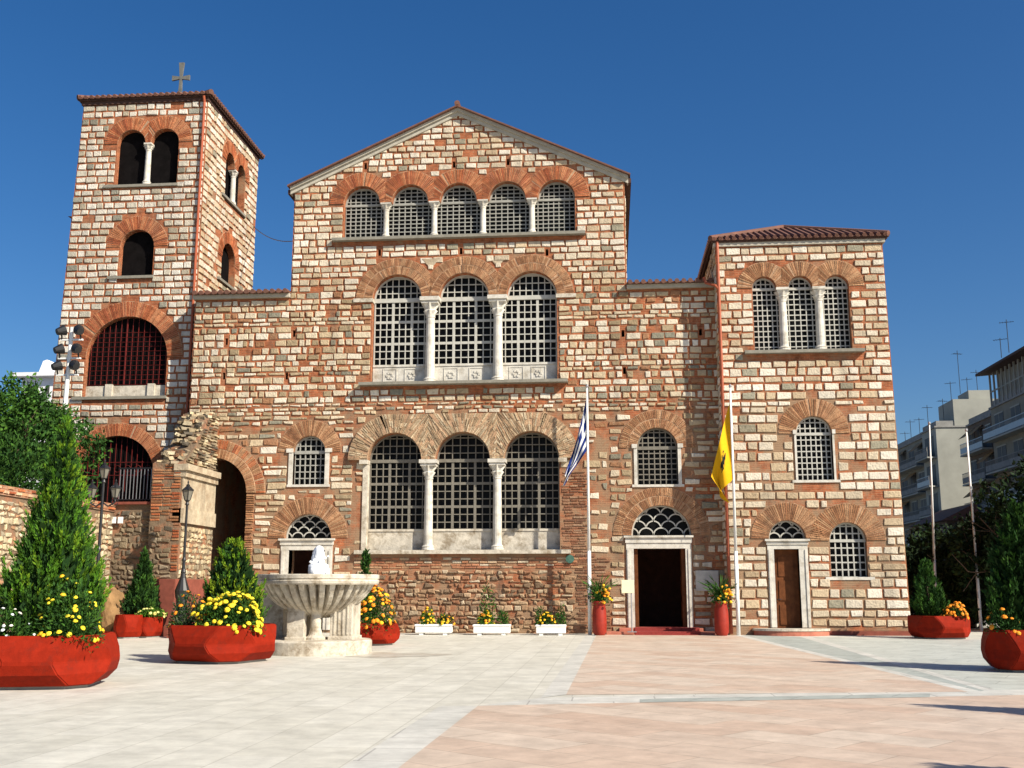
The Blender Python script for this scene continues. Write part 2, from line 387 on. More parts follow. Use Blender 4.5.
RED = [(.38, .12, .048), (.33, .10, .04), (.42, .16, .07), (.29, .08, .034)]
TAN = [(.40, .22, .115), (.46, .28, .16), (.34, .165, .085), (.50, .33, .20)]
PALE = [(.42, .32, .20), (.48, .385, .255), (.33, .235, .14), (.38, .26, .155), (.27, .19, .115)]
BROWN = [(.35, .18, .09), (.30, .145, .07), (.39, .22, .115), (.26, .12, .058)]
def arch_ring(mb, pl, uc, zs, ri, ro, pal, lo=-1e9, hi=1e9, a0=0, a1=180, d=.035, bw=.062, rings=1, mi=0, mort=(.40, .25, .15), rofn=None, ztop=1e9, rag=.03):
    """voussoir bricks set on edge around an arch, neighbours meeting at lo / hi"""
    cl = lambda u: max(lo, min(hi, u)); cz = lambda z: min(z, ztop); RO = ro
    n = 48                                          # bed of mortar
    for i in range(n):
        t0 = R(a0+(a1-a0)*i/n); t1 = R(a0+(a1-a0)*(i+1)/n)
        ro = RO if rofn is None else ri+rofn((t0+t1)/2)
        q = [(cl(uc+r*math.cos(t)), cz(zs+r*math.sin(t))) for r, t in ((ri, t0), (ro, t0), (ro, t1), (ri, t1))]
        mb.face([pl.p(*x, d-.014) for x in q], mort, mi)
        mb.face([pl.p(*q[1], d-.014), pl.p(*q[2], d-.014), pl.p(*q[2], -.02), pl.p(*q[1], -.02)], mort, mi)
        mb.face([pl.p(*q[0], d-.014), pl.p(*q[3], d-.014), pl.p(*q[3], -.02), pl.p(*q[0], -.02)], mort, mi)
    for k in range(rings):
        ro = RO; r0 = ri+(ro-ri)*k/rings+(.012 if k else 0); r1 = ri+(ro-ri)*(k+1)/rings
        nb = max(8, int(R(a1-a0)*(r0+r1)/2/bw))
        for i in range(nb):
            e = .17+random.uniform(-.05, .05)
            if random.random() < .03: continue
            t0 = R(a0+(a1-a0)*(i+e)/nb); t1 = R(a0+(a1-a0)*(i+1-e)/nb)
            rr0, rr1 = r0+random.uniform(0, .015), (r1 if rofn is None else ri+rofn((t0+t1)/2))-random.uniform(0, rag)
            q = [(cl(uc+r*math.cos(t)), cz(zs+r*math.sin(t))) for r, t in ((rr0, t0), (rr1, t0), (rr1, t1), (rr0, t1))]
            if abs(q[0][0]-q[3][0])+abs(q[1][0]-q[2][0]) < .004 and q[0][0] in (lo, hi): continue
            cuts = [0, 1] if rofn is None else sorted([0, random.uniform(.22, .45), random.uniform(.55, .8), 1])
            for c0, c1 in zip(cuts, cuts[1:]):
                if rofn is not None and random.random() < .07: continue
                L2 = lambda a, b, f: (a[0]+(b[0]-a[0])*f, a[1]+(b[1]-a[1])*f)
                c1 = c1-(.02 if c1 < 1 else 0); q2 = [L2(q[0], q[1], c0), L2(q[0], q[1], c1), L2(q[3], q[2], c1), L2(q[3], q[2], c0)]
                if rofn is not None: q2 = [(a+random.uniform(-.012, .012), b+random.uniform(-.012, .012)) for a, b in q2]
                dd = d+random.uniform(-.007, .007)*(1 if rofn is None else 2.2)
                vs = [pl.p(*x, dd) for x in q2]+[pl.p(*x, -.01) for x in q2]
                mb.mesh(vs, [(0, 1, 2, 3), (0, 1, 5, 4), (1, 2, 6, 5), (2, 3, 7, 6), (3, 0, 4, 7)], jit(random.choice(pal), .2), mi)

def bay_hole(bays, z0, zs, n=20):
    """bays: list of (uc, r); one opening with an arch over each bay"""
    l = [(bays[0][0]-bays[0][1], z0)]
    for uc, r in bays:
        for i in range(n+1):
            t = math.pi*(1-i/n); l.append((uc+r*math.cos(t), zs+r*math.sin(t)))
    l.append((bays[-1][0]+bays[-1][1], z0))
    return l
def rect_hole(u0, u1, z0, z1): return [(u0, z0), (u0, z1), (u1, z1), (u1, z0)]

def pbox(mb, pl, u0, u1, z0, z1, d0, d1, col=(1, 1, 1), mi=0):
    a = [pl.p(u, z, d) for d in (d0, d1) for z in (z0, z1) for u in (u0, u1)]
    mb.mesh(a, [(0, 1, 3, 2), (4, 5, 7, 6), (0, 1, 5, 4), (2, 3, 7, 6), (0, 2, 6, 4), (1, 3, 7, 5)], col, mi)

def lattice(mb, pl, u0, u1, z0, zs, uc, r, nx, nz, dep, bw=.035, big=3, transom=.09, mull=None):
    """pierced marble slab: bars clipped to the arched outline"""
    mull = mull or bw*2.7
    for i in range(nx+1):
        u = u0+(u1-u0)*i/nx; hw = (mull if (big and i % big == 0) else bw)/2
        pbox(mb, pl, max(u0, u-hw), min(u1, u+hw), z0, zs, dep-.045, dep)
    nz = max(1, nz)
    for j in range(nz+1):
        z = z0+(zs-z0)*j/nz; hh = (mull if (big and j % big == 0) else bw)/2
        pbox(mb, pl, u0, u1, max(z0, z-hh), min(zs, z+hh), dep-.042, dep-.004)
    if r:
        na = max(2, round(2*r/((u1-u0)/nx)))
        for i in range(1, na):
            u = uc-r+2*r*i/na; h = math.sqrt(max(0, r*r-(u-uc)**2)); pbox(mb, pl, u-bw/2, u+bw/2, zs, zs+h, dep-.045, dep)
        st = (zs-z0)/nz if nz > 1 else 2*r/na
        k = 1
        while st*k < r*.93:
            z = zs+st*k; h = math.sqrt(max(0, r*r-(st*k)**2)); pbox(mb, pl, uc-h, uc+h, z-bw/2, z+bw/2, dep-.042, dep-.004); k += 1
        n = 20                                         # arched rim
        for i in range(n):
            t0, t1 = math.pi*i/n, math.pi*(i+1)/n
            q = [(uc+x*math.cos(t), zs+x*math.sin(t)) for x, t in ((r-.06, t0), (r+.01, t0), (r+.01, t1), (r-.06, t1))]
            vs = [pl.p(*x, dep+.006) for x in q]+[pl.p(*x, dep-.05) for x in q]
            mb.mesh(vs, [(0, 1, 2, 3), (0, 1, 5, 4), (2, 3, 7, 6), (0, 3, 7, 4)])
        if transom: pbox(mb, pl, uc-r-.02, uc+r+.02, zs-transom/2, zs+transom/2, dep-.06, dep+.03)

def fishscale(mb, pl, uc, zs, r, dep, nrow=3, ncol=5, bw=.035):
    s = 2*r/ncol/2
    for j in range(nrow+2):
        for i in range(-ncol, ncol+1):
            cx = uc+(2*i+(j % 2))*s; cz = zs+j*s*.92
            n = 10
            for k in range(n):
                t0, t1 = math.pi*k/n, math.pi*(k+1)/n
                q = [(cx+x*math.cos(t), cz+x*math.sin(t)) for x, t in ((s-bw/2, t0), (s+bw/2, t0), (s+bw/2, t1), (s-bw/2, t1))]
                if any((a-uc)**2+(b-zs)**2 > (r+.01)**2 or b < zs-.01 for a, b in q): continue
                vs = [pl.p(*x, dep-.002*(j % 2)) for x in q]+[pl.p(*x, dep-.04) for x in q]
                mb.mesh(vs, [(0, 1, 2, 3), (0, 1, 5, 4), (2, 3, 7, 6)])
    n = 24
    for i in range(n):
        t0, t1 = math.pi*i/n, math.pi*(i+1)/n
        q = [(uc+x*math.cos(t), zs+x*math.sin(t)) for x, t in ((r-.05, t0), (r+.01, t0), (r+.01, t1), (r-.05, t1))]
        vs = [pl.p(*x, dep+.006) for x in q]+[pl.p(*x, dep-.05) for x in q]
        mb.mesh(vs, [(0, 1, 2, 3), (0, 1, 5, 4), (2, 3, 7, 6), (0, 3, 7, 4)])

def column(root, pl, u, z0, zc, zt, r, dep, capw, m='marble', name='column'):
    """shaft with base and flared capital under an impost block"""
    mb = MB(); c = pl.p(u, 0, dep)
    mb.lathe([(r*1.5, z0), (r*1.5, z0+.05), (r*1.35, z0+.09), (r*1.45, z0+.13), (r*1.1, z0+.18), (r*1.04, z0+.22), (r*1.0, z0+(zc-z0)*.5), (r*.9, zc-.05), (r*1.02, zc-.04), (r*1.02, zc)], (c.x, c.y, 0), 16)
    col = mb.build(name, m, root, smooth=False)
    mc = MB(); h = zt-zc
    mc.lathe([(r*.92, zc), (r*1.05, zc+h*.12), (r*1.35, zc+h*.3), (r*1.15, zc+h*.36), (r*1.5, zc+h*.58), (r*1.75, zc+h*.68)], (c.x, c.y, 0), 16, rmod=lambda t, i: 1+.13*(i in (2, 4, 5))*math.cos(8*t))
    b = capw/2
    pbox(mc, pl, u-b*.86, u+b*.86, zc+h*.66, zc+h*.8, dep-b, dep+b*.8); pbox(mc, pl, u-b, u+b, zc+h*.8, zt, dep-b*1.1, dep+b*.95)
    mc.build('capital', m, col)
    return col

def window(root, pl, bays, z0, zs, ring, pal, nx, nz, lat='lattice_grey', rec=.32, par=0, par_mat='marble', colr=0, cap=.5, capw=.5, rings=1, sill=(.12, .1, 'sill_stone'),
           jamb=0, label=None, bw=.035, big=3, ringd=.035, fan=False, ringbw=.062, transom=.09, rosettes=False, coldep=-.14, name='window'):
    """one arched window of one or more bays; returns its hole outline. Window mesh = dark glass behind the lattice"""
    n = len(bays)
    uL, uR = bays[0][0]-bays[0][1], bays[-1][0]+bays[-1][1]
    top = zs+max(r for _, r in bays)
    g = MB(); pbox(g, pl, uL-.05, uR+.05, z0-.02, top+.05, -rec-.16, -rec-.12)
    wo = g.build(name, 'dark_glass', root)
    if label: wo['label'] = label
    mids = [uL]+[(bays[i][0]+bays[i][1]+bays[i+1][0]-bays[i+1][1])/2 for i in range(n-1)]+[uR]
    for i, (uc, r) in enumerate(bays):
        lt = MB()
        lattice(lt, pl, mids[i]+.02, mids[i+1]-.02, z0+par, zs, uc, r, nx, nz, -rec, bw, big, transom)
        lt.build('lattice', lat, wo)
        ar = MB()
        lo = -1e9 if i == 0 else mids[i]; hi = 1e9 if i == n-1 else mids[i+1]
        kw = {}
        if fan: kw = dict(ztop=zs+r+ring*.95, rag=.05, rofn=lambda t, i=i: ring if (i == 0 and math.cos(t) < -.25) or (i == n-1 and math.cos(t) > .25) else ring*1.9)
        arch_ring(ar, pl, uc, zs, r, r+ring, pal, lo, hi, d=ringd+(.004*(i % 2)), rings=rings, bw=ringbw, **kw)
        ar.build('brick_arch', 'arch_bricks', wo)
        if par:
            pm = MB(); a, b = mids[i]+.02, mids[i+1]-.02
            pbox(pm, pl, a, b, z0, z0+par, -rec-.1, -rec+.03); pbox(pm, pl, a, b, z0+par-.05, z0+par+.03, -rec-.1, -rec+.06)
            if rosettes:
                for k in (0, 1):
                    x = a+(b-a)*(.3+.38*k); zc = z0+par*.47; rr = par*.26
                    for e in range(6):
                        t = math.pi*e/3; pbox_c = (x+rr*.55*math.cos(t), zc+rr*.55*math.sin(t))
                        pbox(pm, pl, pbox_c[0]-rr*.2, pbox_c[0]+rr*.2, pbox_c[1]-rr*.2, pbox_c[1]+rr*.2, -rec+.02, -rec+.055)
                    for e in range(4):
                        f = [(x-rr*1.35, zc-rr*1.4, x+rr*1.35, zc-rr*1.25), (x-rr*1.35, zc+rr*1.25, x+rr*1.35, zc+rr*1.4), (x-rr*1.45, zc-rr*1.4, x-rr*1.3, zc+rr*1.4), (x+rr*1.3, zc-rr*1.4, x+rr*1.45, zc+rr*1.4)][e]
                        pbox(pm, pl, f[0], f[2], f[1], f[3], -rec+.02, -rec+.045+.002*e)
            pm.build('parapet', par_mat, wo)
    for i in range(1, n):
        if colr: column(wo, pl, mids[i], z0, zs-cap, zs, colr, coldep, capw)
    if sill:
        sm = MB(); ov, h, mt = sill
        pbox(sm, pl, uL-.38 if n > 1 else uL-.2, uR+.38 if n > 1 else uR+.2, z0-h, z0, -rec-.1, ov); sm.build('sill', mt, wo)
    if jamb:
        for s, u in ((-1, uL), (1, uR)):
            jm = MB()
            pbox(jm, pl, u-(jamb if s < 0 else -.0), u+(jamb if s > 0 else 0), z0, zs, -rec, .045)
            pbox(jm, pl, u-(jamb*1.6 if s < 0 else 0), u+(jamb*1.6 if s > 0 else 0), zs-.02, zs+.13, -rec, .075)
            jm.build('jamb', 'marble', wo)
    return bay_hole(bays, z0, zs), wo

# ------------------------------------------------------------------ setting: ground
YF = 39.0; YA = 38.35; YT = 39.75
def sheet(name, pts, m, z, kind='structure', th=0):
    mb = MB(); mb.face([(p[0], p[1], z) for p in pts], (1, 1, 1)); o = mb.build(name, m, recalc=False); tag(o, kind=kind); return o
def gq(pix): return [G(*p) for p in pix]
sheet('ground', [(-900, -200, 0), (900, -200, 0), (900, 1500, 0), (-900, 1500, 0)], 'concrete', -.012)
sheet('plaza', [(-60, -30, 0), (45, -30, 0), (45, 60, 0), (-60, 60, 0)], 'plaza_stone', 0)
vp = G(478, 706)-G(398.7, 768); vp = vp.normalized()
vr = G(985, 690)-G(540, 700); vr = vr.normalized()
a0, a1 = G(597, 634), G(566, 695); b0, b1 = G(731, 634.5), G(968, 692)
sheet('pink_paving', [a0, b0, b1, a1], 'pink_stone', .004)
sheet('pale_paving_strip', [G(587, 634), G(597, 634), G(566, 695), G(541, 698)], 'pale_band', .0045)
sheet('pale_paving_strip', [G(731, 634.5), G(739, 634.5), G(981, 691.6), G(968, 692)], 'pale_band', .0045)
sheet('grey_paving', [G(739, 634.5), G(800, 637), G(985, 690.5), G(981, 691.6)], 'grey_band_stone', .004)
sheet('pale_paving_strip', [G(800, 637), G(811, 637), G(996, 690.5), G(985, 691)], 'pale_band', .0049)
sheet('grey_paving', [G(811, 637), G(1000, 640), G(1400, 680), G(996, 690.3)], 'grey_slabs', .004)
p0, p1 = G(478, 706), G(985, 698); far = p1+vr*9
sheet('pink_paving', [p0, far, far-vp*16, p0-vp*16], 'pink_stone', .0042)
q0, q1 = G(541, 698), G(975, 691.5)
sheet('grey_paving', [q0, q1+vr*9, far, p0], 'pale_band', .0038)
m0, m1, m2, m3 = G(640, 699.5), G(930, 694), G(930, 697.5), G(640, 703)
sheet('grey_paving', [m0, m1, m2, m3], 'grey_band_stone', .0078)
n0 = G(440, 706.5)
sheet('pale_paving_strip', [n0, p0, p0-vp*16, n0-vp*16], 'pale_band', .0046)

mat('damp_stone', (.36, .33, .27), .4, 3, .2, tint=((.50, .48, .42), 2.2, .5, .12))
rs_ = random.Random(4); q = []
for k in range(40):                                     # damp patch where the fountain spills over
    t = 2*math.pi*k/40; r_ = 1+.18*math.sin(3*t+1)+.12*math.sin(7*t)+rs_.uniform(-.05, .05); g_ = G(393, 655); q.append((g_.x+1.15*r_*math.cos(t), g_.y+1.0*r_*math.sin(t), 0))
sheet('wet_patch', q, 'damp_stone', .0042)

# ------------------------------------------------------------------ the church
church = thing('church', 'Byzantine basilica of banded brick and pale stone with a gabled nave and arcaded windows', 'church', (-5, YF, 0))
F = front(YF)
def mid(*v): return sum(v)/len(v)
xL = WX(191, YF, 380); xN0 = mid(WX(290.5, YF, 296), WX(294.8, YF, 192)); xN1 = mid(WX(626.3, YF, 280), WX(624.6, YF, 181))
xS = WX(716, YF, 400)+.2
zAL, zAR = WZ(245, 293, YF), WZ(665, 286, YF); zA = mid(zAL, zAR)
zE = mid(WZ(293, 187, YF), WZ(627, 176, YF)); xAp = mid(xN0, xN1); zAp = WZ(458, 110, YF)
outline = [(xL, -.3), (xL, zA), (xN0, zA), (xN0, zE), (xAp, zAp), (xN1, zE), (xN1, zA), (xS, zA), (xS, -.3)]
EX = []; holes = []
def ex_arch(bays, z0, zs, ring, extra=.02, jamb=0, sill=.1):
    for uc, r in bays: EX.append(('c', uc, zs, r+ring+extra))
    EX.append(('r', bays[0][0]-bays[0][1]-.03-jamb, bays[-1][0]+bays[-1][1]+.03+jamb, z0-sill-.02, zs))
def ex_rect(a, b, c, d): EX.append(('r', a, b, c, d))
def make_free(ex, poly):
    def fr(u, z):
        if not in_poly(u, z, poly): return False
        for e in ex:
            if e[0] == 'c':
                if z >= e[2]-.03 and (u-e[1])**2+(z-e[2])**2 < e[3]**2: return False
            elif e[1] < u < e[2] and e[3] < z < e[4]: return False
        return True
    return fr
def bay(pl_, pr_, py, Y):
    a, b = WX(pl_, Y, py), WX(pr_, Y, py); return ((a+b)/2, (b-a)/2)

# top arcade of five lights under the gable
bt = [bay(l, r, 200, YF) for l, r in ((344.5, 379.5), (391.3, 427.2), (439.8, 476), (488, 525.5), (537.5, 575.3))]
rr = mid(*[b[1] for b in bt]); step = (bt[4][0]-bt[0][0])/4; bt = [(bt[0][0]+step*i, rr) for i in range(5)]
z0, zs = WZ(459, 236, YF), WZ(459, 200.5, YF)
h, _ = window(church, F, bt, z0, zs, .56, RED, 8, 9, 'lattice_grey', rec=.26, colr=.115, cap=.26, capw=.40, bw=.036, big=0, ringd=.04, sill=(.24, .11, 'sill_stone'), label='five light arched window under the gable')
holes.append(h); ex_arch(bt, z0, zs, .56, sill=.14); ex_rect(bt[0][0]-1.1, bt[4][0]+1.1, z0-.14, z0)
# middle arcade of three lights
bm_ = [bay(l, r, 298, YF) for l, r in ((374.2, 420), (442, 487.5), (508.5, 555))]
rr = mid(*[b[1] for b in bm_])+.07; step = (bm_[2][0]-bm_[0][0])/2; bm_ = [(bm_[0][0]+step*i, rr) for i in range(3)]
z0, zs = WZ(464, 382, YF), WZ(464, 297, YF)
h, wm = window(church, F, bm_, z0, zs, .64, BROWN, 9, 9, 'lattice_white', rec=.30, par=.72, par_mat='marble', colr=.18, cap=.72, capw=.74, bw=.036, big=3, rings=2, ringd=.05, sill=(.36, .11, 'sill_stone'), rosettes=True, coldep=-.10, label='middle three light arched window with white marble columns and carved parapets', transom=.16)
holes.append(h); ex_arch(bm_, z0, zs, .64, sill=.14); ex_rect(bm_[0][0]-1.3, bm_[2][0]+1.3, z0-.15, z0)
for i in range(2):
    u = (bm_[i][0]+bm_[i+1][0])/2; w3 = .34; zt_ = zs+rr+.60; q = MB()
    a_ = [F.p(u-w3, zt_, .03), F.p(u+w3, zt_, .03), F.p(u, zt_-.42, .03), F.p(u-w3, zt_, -.02), F.p(u+w3, zt_, -.02), F.p(u, zt_-.42, -.02)]
    q.mesh(a_, [(0, 1, 2), (0, 1, 4, 3), (1, 2, 5, 4), (2, 0, 3, 5)]); q.build('spandrel', 'stucco', wm)
im = MB(); uL, uR = bm_[0][0]-rr, bm_[2][0]+rr
pbox(im, F, uL-.72, uL+.03, zs-.12, zs+.02, -.3, .09); im.build('impost', 'weathered_marble', wm); im = MB(); pbox(im, F, uR-.03, uR+.72, zs-.12, zs+.02, -.3, .09)
im.build('impost', 'weathered_marble', wm)
# lower arcade of three lights with a weathered arch band
bl = [bay(l, r, 459, YF) for l, r in ((369.5, 420), (436.5, 488.3), (505, 558.5))]
rr = mid(*[b[1] for b in bl])+.05; step = (bl[2][0]-bl[0][0])/2; bl = [(bl[0][0]+step*i, rr) for i in range(3)]
z0, zs = WZ(464, 550, YF), WZ(464, 459.5, YF)
h, wl = window(church, F, bl, z0, zs, .72, PALE, 9, 9, 'lattice_dark', rec=.34, par=.74, par_mat='weathered_marble', colr=.16, cap=.66, capw=.66, bw=.034, big=3, rings=1, ringd=.15, ringbw=.07, fan=True, sill=(.22, .14, 'weathered_marble'), coldep=-.12, label='lower three light arched window under a pale weathered arch band', transom=.12)
holes.append(h); ex_arch(bl, z0, zs, .72, sill=.17); ex_rect(bl[0][0]-1.2, bl[2][0]+1.2, z0-.17, z0); ex_rect(bl[0][0]-rr-.1, bl[2][0]+rr+.1, zs, zs+rr+.66)
im = MB(); uL, uR = bl[0][0]-rr, bl[2][0]+rr
pbox(im, F, uR-.03, uR+.28, zs-.14, zs+.01, -.3, .17); im.build('impost', 'weathered_marble', wl); im = MB(); pbox(im, F, uL-.28, uL+.03, zs-.14, zs+.01, -.3, .17)
pbox(im, F, uL-.16, uL+.02, z0, zs-.15, -.3, .05)
im.build('impost', 'weathered_marble', wl)
# small arched windows either side
b1 = [bay(293.5, 325.5, 453, YF)]; z0, zs = WZ(309, 484.5, YF), WZ(309, 452, YF)
h, _ = window(church, F, b1, z0, zs, .60, BROWN, 6, 5, 'lattice_grey', rec=.16, bw=.04, big=0, rings=1, sill=(.05, .09, 'marble'), jamb=.16, transom=.12, ringd=.03, label='small arched window above the left door')
holes.append(h); ex_arch(b1, z0, zs, .60, jamb=.2)
b2 = [bay(637, 677.5, 447, YF)]; z0, zs = WZ(657, 484.5, YF), WZ(657, 447.5, YF)
h, _ = window(church, F, b2, z0, zs, .66, BROWN, 7, 7, 'lattice_dark', rec=.18, bw=.04, big=0, rings=2, sill=(.05, .09, 'marble'), jamb=.12, transom=.12, ringd=.03, label='small arched window above the main door')
holes.append(h); ex_arch(b2, z0, zs, .66, jamb=.16)

def doorway(root, pl, Y, fan, fan_y, lin_y, frame, opening, bot, ring, label, ajar=True, rings=2, nrow=4, ncol=4):
    """fanlight of fish-scale tracery over a marble door case"""
    (uc, r) = bay(fan[0], fan[1], fan_y, Y); zs = WZ((fan[0]+fan[1])/2, fan_y, Y)
    zt = WZ((fan[0]+fan[1])/2, lin_y, Y); a, b = WX(frame[0], Y, 590), WX(frame[1], Y, 590); c, d = WX(opening[0], Y, 590), WX(opening[1], Y, 590); zb = bot
    g = MB(); pbox(g, pl, uc-r-.03, uc+r+.03, zs-.05, zs+r+.05, -.4, -.36); dr = g.build('doorway', 'dark_glass', root); dr['label'] = label
    fs = MB(); fishscale(fs, pl, uc, zs, r, -.22, nrow, ncol, .045); fs.build('fanlight', 'lattice_white', dr)
    ar = MB(); arch_ring(ar, pl, uc, zs, r, r+ring, BROWN, d=.03, rings=rings); ar.build('brick_arch', 'arch_bricks', dr)
    fr = MB()
    pbox(fr, pl, a, c, zb, zt, -.45, .04); pbox(fr, pl, d, b, zb, zt, -.45, .04)
    e = (c-a)*.45; pbox(fr, pl, a+e*.3, a+e, zb, zt-.02, -.3, .07); pbox(fr, pl, b-e, b-e*.3, zb, zt-.02, -.3, .07)
    pbox(fr, pl, a, b, zt, zs-.09, -.45, .045); pbox(fr, pl, a-.08, b+.08, zs-.09, zs-.02, -.45, .14); pbox(fr, pl, a-.03, b+.03, zt+(zs-zt)*.42, zs-.09, -.4, .08)
    fr.build('frame', 'marble', dr)
    holes.append(bay_hole([(uc, r)], zs-.02, zs)) if r*2 > (b-a)-.05 and False else None
    return uc, r, zs, zt, a, b, c, d, dr
def door_hole(uc, r, zs, c, d, zb, n=20):
    l = [(c, zb), (c, zs-.03), (uc-r, zs-.03)]
    for i in range(n+1):
        t = math.pi*(1-i/n); l.append((uc+r*math.cos(t), zs+r*math.sin(t)))
    return l+[(uc+r, zs-.03), (d, zs-.03), (d, zb)]
# main door, its leaves folded back
uc, r, zs, zt, a, b, c, d, dr = doorway(church, F, YF, (631.5, 691.5), 535, 548.5, (627, 692.5), (634.5, 686.5), .22, .66, 'open main door with dark wooden leaves folded inwards')
holes.append(door_hole(uc, r, zs, c, d, -.2)); EX += [('c', uc, zs, r+.68), ('r', a-.04, b+.04, -.3, zs+.05)]
for s, u in ((1, c), (-1, d)):
    lf = MB(); x0, x1 = sorted((u+s*.03, u+s*.10))
    lf.box((x0, YF+.3, .22), (x1, YF+1.25, zt-.04), bev=.01)
    for k in range(3):
        q0, q1 = sorted((u+s*.10, u+s*.125)); lf.box((q0, YF+.42, .4+k*.9), (q1, YF+1.13, 1.1+k*.9))
    q0, q1 = sorted((u, u+s*.14)); lf.box((q0, YF+.1, .22), (q1, YF+.28, zt))
    lf.build('door_leaf', 'wood_door', dr)
DOOR = (c, d, a, b, zs)
# left door behind the fountain
uc, r, zs, zt, a, b, c, d, dr = doorway(church, F, YF, (284.5, 331), 538, 550, (279.5, 331.5), (287.5, 324), .1, .62, 'open marble framed left door below lattice fanlight', rings=1)
holes.append(door_hole(uc, r, zs, c, d, -.2)); EX += [('c', uc, zs, r+.64), ('r', a-.04, b+.04, -.3, zs+.05)]
# arched passage beside the ruined pier
pu, pr_ = WX(211, YF, 520), 1.32; pz = WZ(213, 458, YF)-pr_
holes.append(bay_hole([(pu, pr_)], -.2, pz)); EX += [('c', pu, pz, pr_+.72), ('r', pu-pr_-.03, pu+pr_+.30, -.3, pz)]
ar = MB(); arch_ring(ar, F, pu, pz, pr_, pr_+.34, BROWN, d=.10, bw=.066); arch_ring(ar, F, pu, pz, pr_+.35, pr_+.70, RED+BROWN, d=.04, bw=.066)
for k in range(int((pz)/.085)):                         # brick jamb carried to the ground
    if random.random() < .93: block(ar, F, pu+pr_+random.uniform(0, .015), pu+pr_+.28+random.uniform(-.03, .03), k*.085, k*.085+.062, random.uniform(.05, .08), jit(random.choice(BROWN), .2), 0, .004, .005)
ar.build('passage_arch', 'arch_bricks', church)
# slits left by scaffolding
for px, py in ((365.5, 166), (454, 164.5), (508, 162), (379.5, 252.5), (461, 251), (547, 252.5), (623, 333.5), (624.5, 370.5), (700.5, 332), (226.5, 341.5), (294, 333.5), (224, 376), (286.6, 376)):
    x, z = W(px, py, YF)
    if in_poly(x, z, outline): holes.append(rect_hole(x-.055, x+.055, z-.13, z+.13)); ex_rect(x-.08, x+.08, z-.16, z+.16)

fw = MB(); wall(fw, F, outline, holes, .7)
free = make_free(EX, outline)
zb1, zb2 = WZ(460, 402, YF), WZ(460, 553, YF)
u0c, u1c = WX(350, YF, 590), WX(612, YF, 590)
masonry(fw, F, xN0+.02, xN1-.02, zA+.02, zAp, free, S_ASH)
masonry(fw, F, xL+.02, xS, zb1+.05, zA, free, S_MIX, ragged=.0)
masonry(fw, F, xL+.02, xS, zb1-.42, zb1, free, dict(S_MIX, rh=(.10, .14), bw=(.14, .4), skip=.1))
masonry(fw, F, xL+.02, u0c, .05, zb1-.45, free, S_LOW)
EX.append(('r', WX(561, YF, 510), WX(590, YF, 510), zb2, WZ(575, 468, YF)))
masonry(fw, F, u0c+.1, u1c-.1, zb2, zb1-.45, free, dict(S_LOW, skip=.45))
masonry(fw, F, u1c, xS, .05, zb1-.45, free, dict(S_LOW, skip=.10))
EX.pop()
masonry(fw, F, u0c+.1, u1c-.8, zb2-.55, zb2-.03, free, S_BRK)
masonry(fw, F, u0c+.15, u1c-1.3, .05, zb2-.56, free, S_RUB, ragged=.12)
masonry(fw, F, u1c-1.25, u1c-.1, .05, zb2-.05, free, dict(S_BRK, pal=PAL_D), ragged=.1)  # dark brick zone; its tone partly hints at the shaded wall here
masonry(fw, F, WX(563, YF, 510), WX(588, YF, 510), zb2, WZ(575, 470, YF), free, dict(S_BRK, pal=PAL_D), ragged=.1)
fw.build('facade_wall', ['brick_joint', 'stone_blocks'], church)

# roofs and the rest of the hull
hull = MB()
hull.box((xL, YF+.7, -.2), (xL+.6, YF+26, zA)); hull.box((xS-.6, YF+.7, -.2), (xS, YF+26, zA)); hull.box((xL, YF+26, -.2), (xS, YF+26.6, zA))
hull.build('side_wall', 'brick_joint', church)
nv = MB(); ns = Plane((xN0, 0, 0), (0, -1, 0), (-1, 0, 0)); ns2 = Plane((xN1, 0, 0), (0, 1, 0), (1, 0, 0))
pbox(nv, ns, -(YF+24), -(YF+.7), zA-.3, zE, -.5, 0); pbox(nv, ns2, YF+.7, YF+24, zA-.3, zE, -.5, 0)
nv.face([(xN0, YF+24, zA-.3), (xN1, YF+24, zA-.3), (xN1, YF+24, zE), (xAp, YF+24, zAp), (xN0, YF+24, zE)])
masonry(nv, ns2, YF+.75, YF+12, zA, zE, lambda u, z: True, S_ASH); nv.build('nave_wall', ['brick_joint', 'stone_blocks'], church)
ar = MB(); ar.box((xL, YF+.7, zA-.35), (xN0-.0, YF+26, zA-.12)); ar.box((xN1, YF+.7, zA-.35), (xS, YF+26, zA-.12)); ar.box((xL+.6, YF+6, -.1), (xS-.6, YF+6.2, 5)); ar.build('aisle_roof', 'roof_tile', church)
rf = MB(); sl_ = (zAp-zE)/(xAp-xN0); ov = .22
for s, x0 in ((1, xN0), (-1, xN1)):
    e = x0-s*ov; ze = zE-ov*sl_
    for (th0, th1, y0, mi, ins) in ((.03, .09, YF-.30, 0, 0),):
        vs = [(e, y0, ze+th0), (xAp, y0, zAp+th0), (xAp, y0, zAp+th1), (e, y0, ze+th1)]
        vs += [(a, YF+24.3, c) for a, b, c in vs]
        rf.mesh(vs, [(0, 1, 2, 3), (4, 5, 6, 7), (0, 1, 5, 4), (3, 2, 6, 7), (0, 3, 7, 4)])
    n = 22
    for i in range(n):                                  # tile courses along the verge
        t0 = i/n; t1 = (i+1.12)/n
        p = lambda t: (e+(xAp-e)*t, ze+(zAp-ze)*t+.10)
        (xa, za), (xb, zb) = p(t0), p(min(1, t1))
        rf.tube([(xa, YF-.24, za-.02), (xb, YF-.24, zb-.05)], .036, 8); rf.tube([(xa, YF+.1, za-.02), (xb, YF+.1, zb-.05)], .036, 8)
rf.tube([(xAp, YF-.3, zAp+.16), (xAp, YF+24, zAp+.16)], .11, 8)
rf.build('nave_roof', 'roof_tile', church)
gc = MB()
